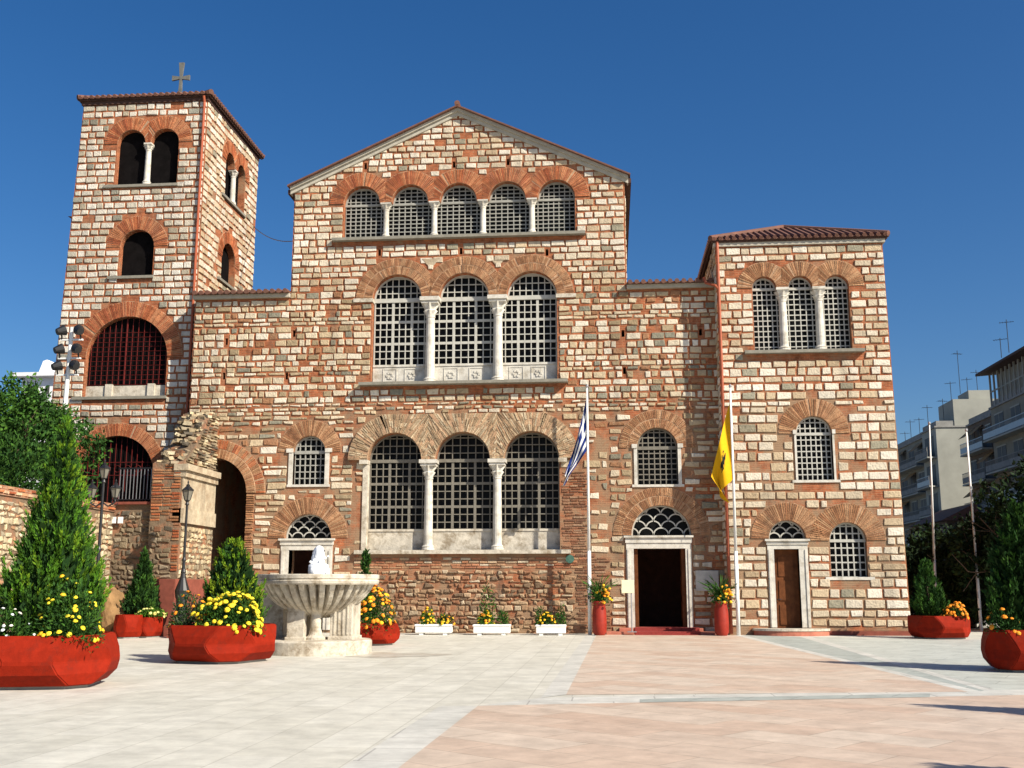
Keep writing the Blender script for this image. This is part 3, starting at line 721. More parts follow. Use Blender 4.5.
for s, x0 in ((1, xN0), (-1, xN1)):
    e = x0-s*.14; ze = zE-.14*sl_; h_ = .30
    for (lo_, hi_, dd) in ((-.26, -.10, .08), (-.10, .028, .16)):
        vs = [(e, YF-dd, ze+lo_), (xAp, YF-dd, zAp+lo_), (xAp, YF-dd, zAp+hi_), (e, YF-dd, ze+hi_)]
        vs += [(a, YF+.2, c) for a, b, c in vs]
        gc.mesh(vs, [(0, 1, 2, 3), (4, 5, 6, 7), (0, 1, 5, 4), (3, 2, 6, 7), (0, 3, 7, 4), (1, 2, 6, 5)])
gc.build('gable_cornice', 'cornice_stone', church)
for s, x0, x1 in ((1, xN0-.25, xN0-.0), (-1, xN1, xN1+.25)):
    se = MB(); se.box((x0, YF-.05, zE-.30), (x1, YF+24, zE-.12)); se.build('side_eave', 'eave_wood', church)
def coping(x0, x1, z, Y, root, over=.32):
    cp = MB(); cp.box((x0, Y-.16, z-.17), (x1, Y+.5, z-.02)); cp.build('coping_cornice', 'cornice_stone', root)
    t = MB(); n = max(2, int((x1-x0)/.24)); dx = (x1-x0)/n
    t.mesh([(x0, Y-over, z-.02), (x1, Y-over, z-.02), (x1, Y+1.2, z+.12), (x0, Y+1.2, z+.12), (x0, Y-over, z+.03), (x1, Y-over, z+.03), (x1, Y+1.2, z+.17), (x0, Y+1.2, z+.17)],
           [(0, 1, 2, 3), (4, 5, 6, 7), (0, 1, 5, 4), (1, 2, 6, 5), (2, 3, 7, 6), (3, 0, 4, 7)])
    for i in range(n):
        x = x0+dx*(i+.5); t.tube([(x, Y-over-.03, z+.035), (x, Y+1.2, z+.175)], dx*.36, 8)
    t.build('tile_coping', 'roof_tile', root)
coping(xL-.05, xN0+.0, zA, YF, church); coping(xN1+.0, xS-.15, zA, YF, church)
# steps, carpet, plinth
c, d, a, b, zs = DOOR
st = MB(); st.box((a-.75, YF-.85, -.05), (b+.75, YF+.9, .10), bev=.015); st.box((a-.3, YF-.4, .10), (b+.3, YF+.9, .215), bev=.015); st.build('entrance_step', 'pink_step', church)
ct = MB(); u0, u1 = c-.02, d+.38
ct.box((u0, YF-1.05, .004), (u1, YF-.86, .02)); ct.box((u0, YF-.87, .02), (u1, YF-.41, .118)); ct.box((u0, YF-.43, .118), (u1, YF+.3, .232))
tag(ct.build('carpet', 'carpet'), 'dark red carpet laid over the steps of the open main door', 'carpet')

# annex at the right
A = front(YA)
aL = mid(WX(710.5, YA, 245), WX(733, YA, 600)); aR = mid(WX(882, YA, 240), WX(909.5, YA, 605)); zT = mid(WZ(730, 241, YA), WZ(870, 240, YA)); aD = 9.0
aR0, aR1 = WX(909.8, YA, 605), WX(882, YA, 240)
aout = [(aL, -.3), (aL, zT), (aR1, zT), (aR0, 0), (aR0, -.3)]
EX = []; holes = []
ann = church
b3 = [bay(l, r, 286.6, YA) for l, r in ((752.3, 776), (788.4, 812.6), (824.6, 849))]
rr = mid(*[x[1] for x in b3]); step = (b3[2][0]-b3[0][0])/2; b3 = [(b3[0][0]+step*i, rr) for i in range(3)]
z0, zs = mid(WZ(760, 352, YA), WZ(845, 349, YA)), mid(WZ(760, 288, YA), WZ(845, 286, YA))
h, _ = window(ann, A, b3, z0, zs, .54, BROWN, 6, 12, 'lattice_white', rec=.24, colr=.15, cap=.46, capw=.46, bw=.036, big=0, ringd=.03, sill=(.24, .11, 'sill_stone'), label='three light arched window high on the right wing')
holes.append(h); ex_arch(b3, z0, zs, .54, sill=.14); ex_rect(b3[0][0]-rr-.4, b3[2][0]+rr+.4, z0-.15, z0)
b4 = [bay(795.8, 831.8, 433, YA)]; z0, zs = WZ(813, 480, YA), WZ(813, 433.5, YA)
h, _ = window(ann, A, b4, z0, zs, .62, BROWN, 7, 8, 'lattice_white', rec=.16, bw=.04, big=0, rings=1, sill=(.05, .09, 'marble'), jamb=.07, transom=.10, ringd=.03, label='single arched window in the middle of the right wing')
holes.append(h); ex_arch(b4, z0, zs, .62, jamb=.1)
b5 = [bay(829.5, 866.5, 539, YA)]; z0, zs = WZ(848, 577, YA), WZ(848, 540.5, YA)
h, _ = window(ann, A, b5, z0, zs, .66, BROWN, 6, 5, 'lattice_white', rec=.20, bw=.045, big=0, rings=1, sill=(.03, .1, 'marble'), transom=.10, ringd=.03, label='low arched window beside the small closed door')
holes.append(h); ex_arch(b5, z0, zs, .66)
uc, r, zs, zt, a, b, c, d, dr = doorway(ann, A, YA, (769, 806), 538.5, 549, (769, 809.5), (775.5, 800.5), .26, .62, 'small closed brown wooden door in a marble frame', ncol=3, rings=1)
holes.append(door_hole(uc, r, zs, c, d, -.2)); EX += [('c', uc, zs, r+.64), ('r', a-.04, b+.04, -.3, zs+.05)]
lf = MB(); pbox(lf, A, c, d, .2, zt, -.34, -.28)
mdl = (c+d)/2
for k in range(3):
    for s in (0,):
        h0 = .34+k*(zt-.45)/3; h1 = h0+(zt-.45)/3-.14
        pbox(lf, A, c+.16, d-.16, h0, h1, -.28, -.255)
lf.build('door_leaf', 'wood_door', dr)
hd = MB(); hd.tube([A.p(c+.1, 1.2, -.27), A.p(c+.1, 1.2, -.2), A.p(c+.22, 1.2, -.2)], .015, 6); hd.build('handle', 'black_iron', dr)
aw = MB(); wall(aw, A, aout, holes, .6)
free = make_free(EX, aout)
zq = WZ(800, 400, YA)
masonry(aw, A, aL+.01, aR0+.1, zq, zT-.12, free, dict(S_ASH, rh=(.175, .25), bw=(.22, .56), gh=(.05, .085)))
masonry(aw, A, aL+.01, aR0+.1, .28, zq-.05, free, dict(S_ASH, rh=(.18, .30), bw=(.22, .66), gh=(.055, .10), skip=.03))
AL = Plane((aL, 0, 0), (0, -1, 0), (-1, 0, 0)); AR = Plane((aR0, 0, 0), (0, 1, 0), (1, 0, 0))
pbox(aw, AL, -(YA+aD), -(YA+.6), -.2, zT, -.5, 0); pbox(aw, AR, YA+.6, YA+aD, -.2, zT, -.6, -.1); aw.box((aL, YA+aD, -.2), (aR0-.1, YA+aD+.5, zT))
masonry(aw, AL, -(YA+aD), -YA-.01, zA+.1, zT, lambda u, z: True, S_ASH)
masonry(aw, AL, -YF, -YA-.01, .3, zA+.1, lambda u, z: True, S_ASH)
aw.build('wing_wall', ['brick_joint', 'stone_blocks'], church)
pm = MB(); pm.box((b+.35, YA-.10, -.05), (aR0+.06, YA-.001, .15)); pm.build('wing_plinth', 'plinth_red', church)
sm = MB(); uc_ = (a+b)/2
n = 20; vs = []
for i in range(n+1):
    t = math.pi*i/n; vs.append((uc_+1.3*math.cos(t)*1.0, YA-.02-.75*math.sin(t)))
for (lo_, hi_, k_, m_) in ((-.03, .16, .97, 'pink_step'), (.16, .235, 1.0, 'weathered_marble')):
    q = MB(); P = [((x-uc_)*k_+uc_, (y-YA)*k_+YA) for x, y in vs]
    q.mesh([(x, y, lo_) for x, y in P]+[(x, y, hi_) for x, y in P], [tuple(range(n+1)), tuple(range(n+1, 2*n+2))]+[(i, i+1, n+2+i, n+1+i) for i in range(n)]+[(n, 0, n+1, 2*n+1)])
    q.build('side_step', m_, church)
# annex roof: low hipped, pantiled
def hip_roof(root, x0, x1, y0, y1, z, rise, over, name='wing_roof', pitch_tiles=.24, ridge=None):
    x0 -= over; x1 += over; y0 -= over; y1 += over
    w_ = min(x1-x0, y1-y0)/2; cx0, cx1 = (x0+w_, x1-w_) if x1-x0 >= y1-y0 else ((x0+x1)/2,)*2
    cy0, cy1 = (y0+w_, y1-w_) if y1-y0 > x1-x0 else ((y0+y1)/2,)*2
    t = MB()
    Rg = [Vector((cx0, cy0, z+rise)), Vector((cx1, cy1, z+rise))]
    cs = [Vector((x0, y0, z)), Vector((x1, y0, z)), Vector((x1, y1, z)), Vector((x0, y1, z))]
    up = Vector((0, 0, .045))
    if x1-x0 >= y1-y0: ends = [(cs[0], cs[1], Rg[1], Rg[0]), (cs[1], cs[2], Rg[1], Rg[1]), (cs[2], cs[3], Rg[0], Rg[1]), (cs[3], cs[0], Rg[0], Rg[0])]
    else: ends = [(cs[0], cs[1], Rg[0], Rg[0]), (cs[1], cs[2], Rg[1], Rg[0]), (cs[2], cs[3], Rg[1], Rg[1]), (cs[3], cs[0], Rg[0], Rg[1])]
    for A_, B_, C_, D_ in ends:
        t.face([A_+up, B_+up, C_+up, D_+up] if (C_-D_).length > .01 else [A_+up, B_+up, C_+up])
        t.face([A_, B_, B_+up, A_+up])
        e = (B_-A_); L_ = e.length; n = int(L_/pitch_tiles); eu = e.normalized(); apex0, apex1 = D_, C_
        inn = Vector((-eu.y, eu.x, 0))
        if inn.dot(D_-A_) < 0: inn = -inn
        run = (D_-A_).dot(inn); la = (D_-A_).dot(eu); lb = (C_-A_).dot(eu)
        for i in range(n):
            s = (i+.5)*L_/n
            f = s/la if s < la else ((L_-s)/(L_-lb) if s > lb else 1)
            f = max(0.02, min(1, f)); p_ = A_+eu*s
            q_ = p_+inn*run*f+Vector((0, 0, rise*f))
            t.tube([p_+up-inn*.05+Vector((0, 0, .01)), q_+up+Vector((0, 0, .015))], pitch_tiles*.33, 6, caps=True)
    for c_ in cs:
        tgt = min(Rg, key=lambda q: (q-c_).length); t.tube([c_+up+Vector((0, 0, .04)), tgt+up+Vector((0, 0, .06))], .11, 8)
    t.tube([Rg[0]+up+Vector((0, 0, .06)), Rg[1]+up+Vector((0, 0, .061))] if (Rg[1]-Rg[0]).length > .1 else [Rg[0]+up, Rg[0]+up+Vector((0, 0, .1))], .12, 8)
    o = t.build(name, 'roof_tile', root)
    s = MB(); s.face([c_-Vector((0, 0, .01)) for c_ in cs]); e = .05
    s.box((x0+e, y0+e, z-.07), (x1-e, y0+e+.05, z-.012)); s.box((x0+e, y0+e+.052, z-.07), (x0+e+.05, y1-e, z-.012)); s.box((x1-e-.05, y0+e+.052, z-.07), (x1-e, y1-e, z-.012))
    s.build('eave', 'eave_wood', root)
    return o
hip_roof(church, aL, aR1, YA, YA+aD, zT+.03, 1.38, .19)
ac = MB(); ac.box((aL-.08, YA-.1, zT-.17), (aR1+.08, YA+.3, zT+.0)); ac.build('wing_cornice', 'cornice_stone', church)
# copper drainpipe down the seam
x0 = aL-.07
dp = MB(); xs_ = WX(712, YA, 260)
zj = zA-.1
dp.tube([(aL+.06, YA-.12, zT+.0), (aL+.06, YA-.12, zj+.25)], .055, 8)
dp.tube([(x0-.35, YF-.35, zA+.12), (x0-.3, YF-.42, zj), (aL-.05, YA-.12, zj-.22), (aL+.06, YA-.12, zj-.35)], .05, 8)
dp.tube([(aL+.06, YA-.12, zj+.25), (aL+.06, YA-.12, .05)], .055, 8)
dp.build('drainpipe', 'copper_pipe', church)

# ------------------------------------------------------------------ bell tower
T = front(YT)
tR0, tR1 = WX(190, YT, 400), WX(209.9, YT, 92); tR = mid(WX(195.5, YT, 289), WX(209.9, YT, 92))
lz0 = W(62.8, 297, YT); lz1 = W(83.9, 105, YT); tz = mid(WZ(85, 103, YT), WZ(208, 95, YT))
k = (lz1[0]-lz0[0])/(lz1[1]-lz0[1])
tLt = lz0[0]+k*(tz-lz0[1]); tLb = lz0[0]+k*(0-lz0[1])
tD = 0
d_ = ray(255.5, 220); tD = tR/d_.x*d_.y
tower = thing('bell_tower', 'square stone and brick bell tower with a cross on its tiled roof', 'bell tower', (tR-2.6, YT, 0))
tout = [(tLb, -.3), (tLt, tz), (tR, tz), (tR, -.3)]
EX = []; holes = []
bw2 = [bay(117.2, 146, 142.5, YT), bay(151.5, 178.5, 142, YT)]; rr = mid(bw2[0][1], bw2[1][1]); bw2 = [(x[0], rr) for x in bw2]
z0, zs = WZ(148, 184.5, YT), WZ(148, 143, YT)
def dark_opening(root, pl, bays, z0, zs, ring, colr, lab, sill=True, dep=-.26, capw=.32):
    g = MB(); pbox(g, pl, bays[0][0]-bays[0][1]-.15, bays[-1][0]+bays[-1][1]+.15, z0-.1, zs+bays[0][1]+.1, dep-.03, dep)
    wo = g.build('window', 'dark_net', root); wo['label'] = lab
    m_ = [(bays[i][0]+bays[i+1][0])/2 for i in range(len(bays)-1)]
    for i, (uc, r) in enumerate(bays):
        ar = MB(); arch_ring(ar, pl, uc, zs, r, r+ring, RED, m_[i-1] if i else -1e9, m_[i] if i < len(m_) else 1e9, d=.03+.004*i, bw=.066); ar.build('brick_arch', 'arch_bricks', wo)
    for u in m_: column(wo, pl, u, z0, zs-.28, zs, .12, -.10, capw)
    if sill:
        sm = MB(); pbox(sm, pl, bays[0][0]-bays[0][1]-.42, bays[-1][0]+bays[-1][1]+.08, z0-.11, z0, -.5, .10); sm.build('sill', 'sill_stone', wo)
    holes.append(bay_hole(bays, z0, zs)); ex_arch(bays, z0, zs, ring, sill=.12)
    return wo
dark_opening(tower, T, bw2, z0, zs, .56, .1, 'twin arched belfry opening on the front')
b6 = [bay(120.4, 154, 246, YT)]; z0, zs = WZ(137, 276, YT), WZ(137, 246.5, YT)
dark_opening(tower, T, b6, z0, zs, .58, 0, 'single arched opening on the front')
b7 = [bay(86, 167, 358, YT)]; z0, zs = WZ(126, 396.5, YT), WZ(126, 357.5, YT)
wo = dark_opening(tower, T, b7, z0, zs, .62, 0, 'large arched opening with a red iron grille')
uc, r = b7[0]; gr = MB(); dp_ = -.17
for i in range(14):
    u = uc-r+.12+i*(2*r-.24)/13; hh = math.sqrt(max(0, r*r-(u-uc)**2))*.97
    gr.tube([T.p(u, z0+.5, dp_), T.p(u, zs+hh, dp_)], .014 if i != 6 else .03, 5)
for i in range(12):
    z = z0+.5+i*.19; hw = math.sqrt(max(0, r*r-max(0, z-zs)**2))
    gr.tube([T.p(uc-hw*.98, z, dp_+.012), T.p(uc+hw*.98, z, dp_+.012)], .009, 5)
gr.build('iron_grille', 'red_iron', wo)
pp = MB(); pbox(pp, T, uc-r, uc+r, z0, z0+.46, -.24, -.17)
for u in (uc-r*.42, uc+r*.62): pbox(pp, T, u-.14, u+.14, z0, z0+.52, -.24, -.10)
pp.build('parapet', 'weathered_marble', wo)
b8 = [bay(77, 153, 476, YT)]; z0, zs = WZ(115, 520, YT), WZ(115, 475, YT)
wo = dark_opening(tower, T, b8, z0, zs, .5, 0, 'low arched gateway with iron bars', sill=False)
uc, r = b8[0]; gr = MB()
for i in range(14):
    u = uc-r+.1+i*(2*r-.2)/13; hh = math.sqrt(max(0, r*r-(u-uc)**2)); gr.tube([T.p(u, z0, -.17), T.p(u, zs+hh, -.17)], .013, 5)
for z in (z0+.3, zs, zs+.5): gr.tube([T.p(uc-r*.95, z, -.16), T.p(uc+r*.95, z, -.16)], .015, 5)
for i in range(7):
    cx = uc-r+.3+i*(2*r-.6)/6; gr.tube([T.p(cx+.13*math.cos(t*math.pi/6), zs+.25+.13*math.sin(t*math.pi/6), -.17) for t in range(13)], .01, 4)
gr.build('iron_grille', 'red_iron', wo)
tw = MB(); wall(tw, T, tout, holes, .6)
masonry(tw, T, tLb, tR-.01, 3.5, tz-.1, make_free(EX, tout), S_TOW)
EX = []; holes = []
TR = Plane((tR, 0, 0), (0, 1, 0), (1, 0, 0))
def ybay(pxl, pxr, py):
    d0, d1 = ray(pxl, py), ray(pxr, py); y0, y1 = tR/d0.x*d0.y, tR/d1.x*d1.y; return ((y0+y1)/2, (y1-y0)/2)
def zx(px, py): d = ray(px, py); return EYE+d.z*tR/d.x
br1, br2 = ybay(226, 234.6, 165), ybay(236.5, 245.5, 180)
zs_ = mid(zx(230, 163), zx(241, 178)); z0_ = mid(zx(227, 199), zx(244, 215))
dark_opening(tower, TR, [(br1[0], min(br1[1], .75)), (br2[0], min(br1[1], .75))], z0_, zs_, .52, .1, 'twin arched belfry opening on the side', dep=-.3)
br3 = ybay(222, 234.5, 262)
dark_opening(tower, TR, [(br3[0], .8)], zx(228, 285), zx(228, 262), .5, 0, 'single arched opening on the side')
rout = [(YT, -.3), (YT, tz), (tD, tz), (tD, -.3)]
wall(tw, TR, [(YT+.6, -.3), (YT+.6, tz), (tD, tz), (tD, -.3)], holes, .5)
masonry(tw, TR, YT+.02, tD, zA-.6, tz-.1, make_free(EX, rout), dict(S_TOW, pal=PAL_A))
tw.face([(tLb, YT+.6, -.3), (tLt, YT+.6, tz), (tLt, tD, tz), (tLb, tD, -.3)]); tw.face([(tLb, tD, -.3), (tLt, tD, tz), (tR, tD, tz), (tR, tD, -.3)])
for zf in (WZ(100, 210, YT), WZ(100, 300, YT), WZ(100, 410, YT)): tw.face([(tLb, YT+.6, zf), (tR-.5, YT+.6, zf), (tR-.5, tD, zf), (tLb, tD, zf)])
tw.build('tower_wall', ['brick_joint', 'stone_blocks'], tower)
hip_roof(tower, tLt, tR, YT, tD, tz+.02, .9, .20, 'tower_roof')
tc = MB(); tc.box((tLt-.06, YT-.08, tz-.2), (tR+.06, YT+.2, tz)); tc.box((tR-.2, YT+.2, tz-.2), (tR+.05, tD, tz)); tc.build('tower_cornice', 'eave_wood', tower)
dp = MB(); dp.tube([(tR-.10, YT-.2, tz-.05), (tR-.10, YT-.09, tz-.3), (tR-.10, YT-.09, 4)], .055, 8); dp.build('drainpipe', 'copper_pipe', tower)
ccx, ccy = (tLt+tR)/2, (YT+tD)/2; ztop = WZ(181, 63, ccy); ccx = WX(181, ccy, 80); zr = tz+.9
cr = MB(); hh = ztop-zr
def flare(p0, p1, w0, w1, th=.09):                      # cross arm widening to its end
    p0, p1 = Vector(p0), Vector(p1); d = (p1-p0).normalized(); n = Vector((-d.z, 0, d.x))
    q = [p0-n*w0, p0+n*w0, p1+n*w1, p1-n*w1]; q = [x+Vector((0, s, 0)) for s in (-th/2, th/2) for x in q]
    cr.mesh(q, [(0, 1, 2, 3), (4, 5, 6, 7), (0, 1, 5, 4), (1, 2, 6, 5), (2, 3, 7, 6), (3, 0, 4, 7)])
zc = zr+hh*.69; s_ = .40
for dx, dz, l in ((1, 0, s_), (-1, 0, s_), (0, 1, ztop-zc), (0, -1, zc-zr+.2)):
    flare((ccx+dx*.05, ccy, zc+dz*.05), (ccx+dx*l, ccy, zc+dz*l), .055, .12)
cr.box((ccx-.07, ccy-.047, zc-.07), (ccx+.07, ccy+.047, zc+.07)); mat('weathered_iron', (.13, .13, .115), .7, 6, .25); cr.build('cross', 'weathered_iron', tower)

# ------------------------------------------------------------------ ruined pier, terrace walls
def rubble_face(mb, pl, poly, pal, mi=1, rh=(.07, .17), bw=(.07, .26), d=1.9, skip=.08):
    us = [p[0] for p in poly]; zz = [p[1] for p in poly]
    masonry(mb, pl, min(us), max(us), min(zz), max(zz), lambda u, z: in_poly(u, z, poly), dict(rh=rh, bw=bw, gh=(.03, .07), gv=(.03, .07), pal=pal, skip=skip, jt=.045, ch=.028, d=d), mi, ragged=.05)
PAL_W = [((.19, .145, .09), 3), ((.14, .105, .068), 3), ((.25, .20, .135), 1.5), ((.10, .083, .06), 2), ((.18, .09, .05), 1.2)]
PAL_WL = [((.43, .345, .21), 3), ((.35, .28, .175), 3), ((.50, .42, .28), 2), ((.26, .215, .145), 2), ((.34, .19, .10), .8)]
yp = 35.9; xq = G(179, 600); xR = (WX(179, yp, 520)+WX(214, YF-.05, 520))/2; xl = WX(110, yp, 520); xPL = WX(152, yp, 480)
zter = WZ(130, 504, yp); zp1 = WZ(180, 463, yp); zp2 = WZ(213, 414, YF)
pier = thing('ruined_pier', 'broken masonry pier with rubble top and white plastered side beside the arched passage', 'pier', (xR-.5, yp+1, 0))
PR = Plane((xR, 0, 0), (0, 1, 0), (1, 0, 0)); PF = front(yp)
zprof = [(yp, 0), (yp, zp1), (yp+.7, zp1+.5), (yp+1.3, zp1+1.0), (yp+1.9, zp2-.5), (yp+2.4, zp2-.1), (YF-.01, zp2), (YF-.01, 0)]
bd = MB()
vs = [(xR, y, z) for y, z in zprof]+[(xPL, y, z-.25*(i in (2, 3, 4))) for i, (y, z) in enumerate(zprof)]
n = len(zprof)
bd.mesh(vs, [tuple(range(n)), tuple(range(n, 2*n))]+[(i, (i+1) % n, (i+1) % n+n, i+n) for i in range(n)])
zA1, zA2 = WZ(197, 525, 37.3), WZ(197, 480, 37.3); zA2 = zp1-.25
rubble_face(bd, PR, [(yp+.05, 1.9), (yp+.05, zA1), (YF-.05, zA1), (YF-.05, 1.9)], PAL_WL)
masonry(bd, PR, yp+.02, YF-.05, zp1+.02, zp2+.05, lambda u, z: in_poly(u, z, zprof), dict(S_BRK, pal=PAL_WL+PAL_W, d=2.5, jt=.025, rh=(.05, .10)), ragged=.06)
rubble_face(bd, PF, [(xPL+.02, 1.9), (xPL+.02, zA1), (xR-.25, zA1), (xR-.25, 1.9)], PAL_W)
masonry(bd, PF, xR-.26, xR-.0, 1.9, zA1, lambda u, z: True, dict(S_BRK, pal=[(x, 1) for x in RED+BROWN]))
masonry(bd, PF, xPL+.02, xR-.02, zA1+.05, zp1-.02, lambda u, z: True, dict(S_BRK, pal=[(x, 1) for x in RED+BROWN]))
for k in range(90):                                     # loose broken bricks on the raked top
    t = random.random(); i = min(4, int(t*5))+1; (y0_, z0_), (y1_, z1_) = zprof[i], zprof[i+1]; f = random.random()
    y, z = y0_+(y1_-y0_)*f, z0_+(z1_-z0_)*f; x = random.uniform(xPL+.1, xR-.05); s = random.uniform(.10, .24)
    b_ = bmesh.new(); bmesh.ops.create_cube(b_, size=1)
    mx = Matrix.Translation((x, y, z-.02)) @ Matrix.Rotation(random.uniform(0, 3), 4, 'Z') @ Matrix.Rotation(random.uniform(-.5, .5), 4, 'X') @ Matrix.Diagonal((s*1.4, s, s*.6, 1))
    for q in b_.verts: q.co = mx @ (q.co+Vector([random.uniform(-.12, .12) for _ in range(3)]))
    bd.bm(b_, pick(PAL_WL+PAL_W), 1)
bd.build('pier_core', ['rubble_bed', 'rubble'], pier)
wb = MB(); za, zb_ = zA1+.0, zp1-.05
def slabrow(z0, z1, d, e=0):
    pbox(wb, PR, yp+.02-e, YF-.02, z0, z1, -.3, d)
slabrow(za, za+.5, .10, .02); slabrow(za+.5, zb_-.42, .04); slabrow(zb_-.42, zb_-.2, .12, .04); slabrow(zb_-.2, zb_+.02, .22, .1)
wb.build('white_course', 'stucco', pier)
rb = MB(); rb.box((xPL+.1, yp-.45, -.05), (xR+.12, YF-.06, 1.88)); rb.build('red_base', 'plinth_red', pier)

ter = thing('terrace_wall', 'shaded rubble retaining wall of the terrace left of the pier', 'wall', (xl+1, yp, 0))
tb = MB(); xw = xl
tb.box((xw, yp+.25, -.1), (xPL+.05, YT-.02, zter)); TF = front(yp+.25)
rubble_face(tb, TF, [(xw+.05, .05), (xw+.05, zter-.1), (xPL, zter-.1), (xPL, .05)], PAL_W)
tb.build('wall_body', ['rubble_bed', 'rubble'], ter)
cpm = MB(); cpm.box((xw, yp+.12, zter), (xPL-.01, yp+.6, zter+.09)); cpm.build('coping', 'arch_bricks' if 0 else 'plinth_red', ter)
# notice plates on the terrace wall
for px_ in (114.5, 121.5):
    x, z = W(px_, 520, yp+.2); q = MB(); q.box((x-.09, yp+.10, z-.12), (x+.09, yp+.135, z+.1), bev=.005)
    tag(q.build('notice_plate', 'white_paint'), 'small white notice plate on the shaded terrace wall, '+('left' if px_ < 118 else 'right')+' one of the pair', 'sign', 'notice plates on the terrace wall')
# side retaining wall running towards the viewer
Y0 = 24.0
zw0 = zter
sw = thing('side_wall', 'sunlit stone retaining wall with brick coping at the left edge', 'wall', (xw, 30, 0))
sb = MB(); xs0 = xw
sb.box((xs0-.6, Y0, -.1), (xs0, yp+.24, zw0-.25)); SWP = Plane((xs0, 0, 0), (0, 1, 0), (1, 0, 0))
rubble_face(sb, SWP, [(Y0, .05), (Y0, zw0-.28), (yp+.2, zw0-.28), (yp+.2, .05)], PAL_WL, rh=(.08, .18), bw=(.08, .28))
sb.build('wall_body', ['rubble_bed', 'rubble'], sw)
sc_ = MB(); sc_.box((xs0-.65, Y0, zw0-.25), (xs0+.05, yp+.24, zw0+.02)); 
masonry(sc_, SWP, Y0, yp+.2, zw0-.245, zw0+.0, lambda u, z: True, dict(S_BRK, pal=[(x, 1) for x in RED+TAN], d=4), 1)
sc_.build('brick_coping', ['old_brick', 'arch_bricks'], sw)
te = MB(); te.face([(-70, 20, zter-.06), (xs0-.3, 20, zter-.06), (xs0-.3, yp+.4, zter-.06), (xs0-.3, YT, zter-.06), (-70, YT+40, zter-.06)]); te.face([(xs0-.3, yp+.3, zter-.02), (xPL, yp+.3, zter-.02), (xPL, YT, zter-.02), (xs0-.3, YT, zter-.02)])
tag(te.build('terrace_ground', 'soil', recalc=False), kind='structure')
# iron railing on the terrace
rl = thing('terrace_railing', 'black iron railing of upright bars on the terrace edge', 'railing', (xw+1, yp+.4, zter))
rt, rbm = zter+1.25, zter+.16
fr = MB(); fr.box((xw+.05, yp+.33, rt), (xPL-.02, yp+.37, rt+.05)); fr.box((xw+.05, yp+.33, rbm), (xPL-.02, yp+.37, rbm+.04)); fr.build('rail', 'black_iron', rl)
bars = MB(); x = xw+.1
while x < xPL-.05: bars.box((x-.011, yp+.34, rbm+.04), (x+.011, yp+.362, rt)); x += .125
bars.build('bars', 'grey_metal', rl)

# ------------------------------------------------------------------ plants
rnd = random.Random(11)
def rv(): 
    while True:
        v = Vector((rnd.uniform(-1, 1), rnd.uniform(-1, 1), rnd.uniform(-1, 1)))
        if .05 < v.length < 1: return v.normalized()
def leaf(mb, p, d, L, wd, col):
    s = d.cross(rv()); 
    if s.length < .05: s = d.orthogonal()
    s = s.normalized()*wd*.5; k = len(mb.v)
    m = p+d*(L*.45)
    mb.v += [tuple(p), tuple(m+s), tuple(p+d*L), tuple(m-s)]; mb.f.append((k, k+1, k+2, k+3)); mb.m.append(0); mb.c.append(col)
def gcol(base, a=.25):
    k = 1+rnd.uniform(-a, a); h = rnd.uniform(-.12, .12); return (base[0]*k*(1+h), base[1]*k, base[2]*k*(1-h))
G_DARK, G_MID, G_LIGHT, G_YEL = (.022, .060, .012), (.042, .105, .015), (.068, .165, .012), (.12, .215, .013)
def conifer(label, loc, z0, h, rad, prof, cols, n_pl=620, per=26, plume=.42, ls=.085, group=None, seed=1, name='conifer', tight=.13):
    rnd.seed(seed); ph = [rnd.uniform(0, 6.28) for _ in range(6)]
    t = thing(name, label, 'conifer', (loc[0], loc[1], z0), group); mb = MB(); O = Vector((loc[0], loc[1], z0))
    def rr(f, a): return rad*prof(f)*(1+.10*math.sin(3*a+ph[0]+5*f)+.08*math.sin(5*a+ph[1]-9*f)+.05*math.sin(9*a+ph[2]+17*f))
    for i in range(n_pl):
        while True:
            f = rnd.random()
            if rnd.random() < prof(f)*.9+.12: break
        a = rnd.uniform(0, 6.283); q = rr(f, a)*(rnd.random()**.35); o = Vector((math.cos(a), math.sin(a), 0))
        c = O+o*q*.9+Vector((0, 0, f*h)); ax = (o*rnd.uniform(.15, .6)+Vector((0, 0, 1))+rv()*.22).normalized()
        base = rnd.choice(cols); pl = plume*rnd.uniform(.6, 1.25)*(.55+.45*(1-f))
        for k in range(per):
            e = rnd.random(); d = (ax+rv()*(.75-.35*e)).normalized()
            p = c+ax*(pl*(e-.35))+rv()*pl*tight*(1-e*.6); leaf(mb, p, d, ls*rnd.uniform(.7, 1.6), ls*rnd.uniform(.28, .5), gcol(base))
    if rad > .7:                                         # darker leaves fill the inside; the crown's inner shade is in their colour
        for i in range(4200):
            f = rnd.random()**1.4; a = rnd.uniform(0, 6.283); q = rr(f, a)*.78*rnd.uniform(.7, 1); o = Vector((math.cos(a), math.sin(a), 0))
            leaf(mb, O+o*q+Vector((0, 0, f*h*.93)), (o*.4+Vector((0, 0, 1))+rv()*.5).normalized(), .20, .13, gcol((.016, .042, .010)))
    mb.build('foliage', 'foliage', t, recalc=False)
    tk = MB(); tk.tube([(loc[0], loc[1], z0-.05), (loc[0], loc[1], z0+h*.8)], [.07*rad+.02, .012], 7); tk.build('trunk', 'bark', t)
    return t
ICO = None
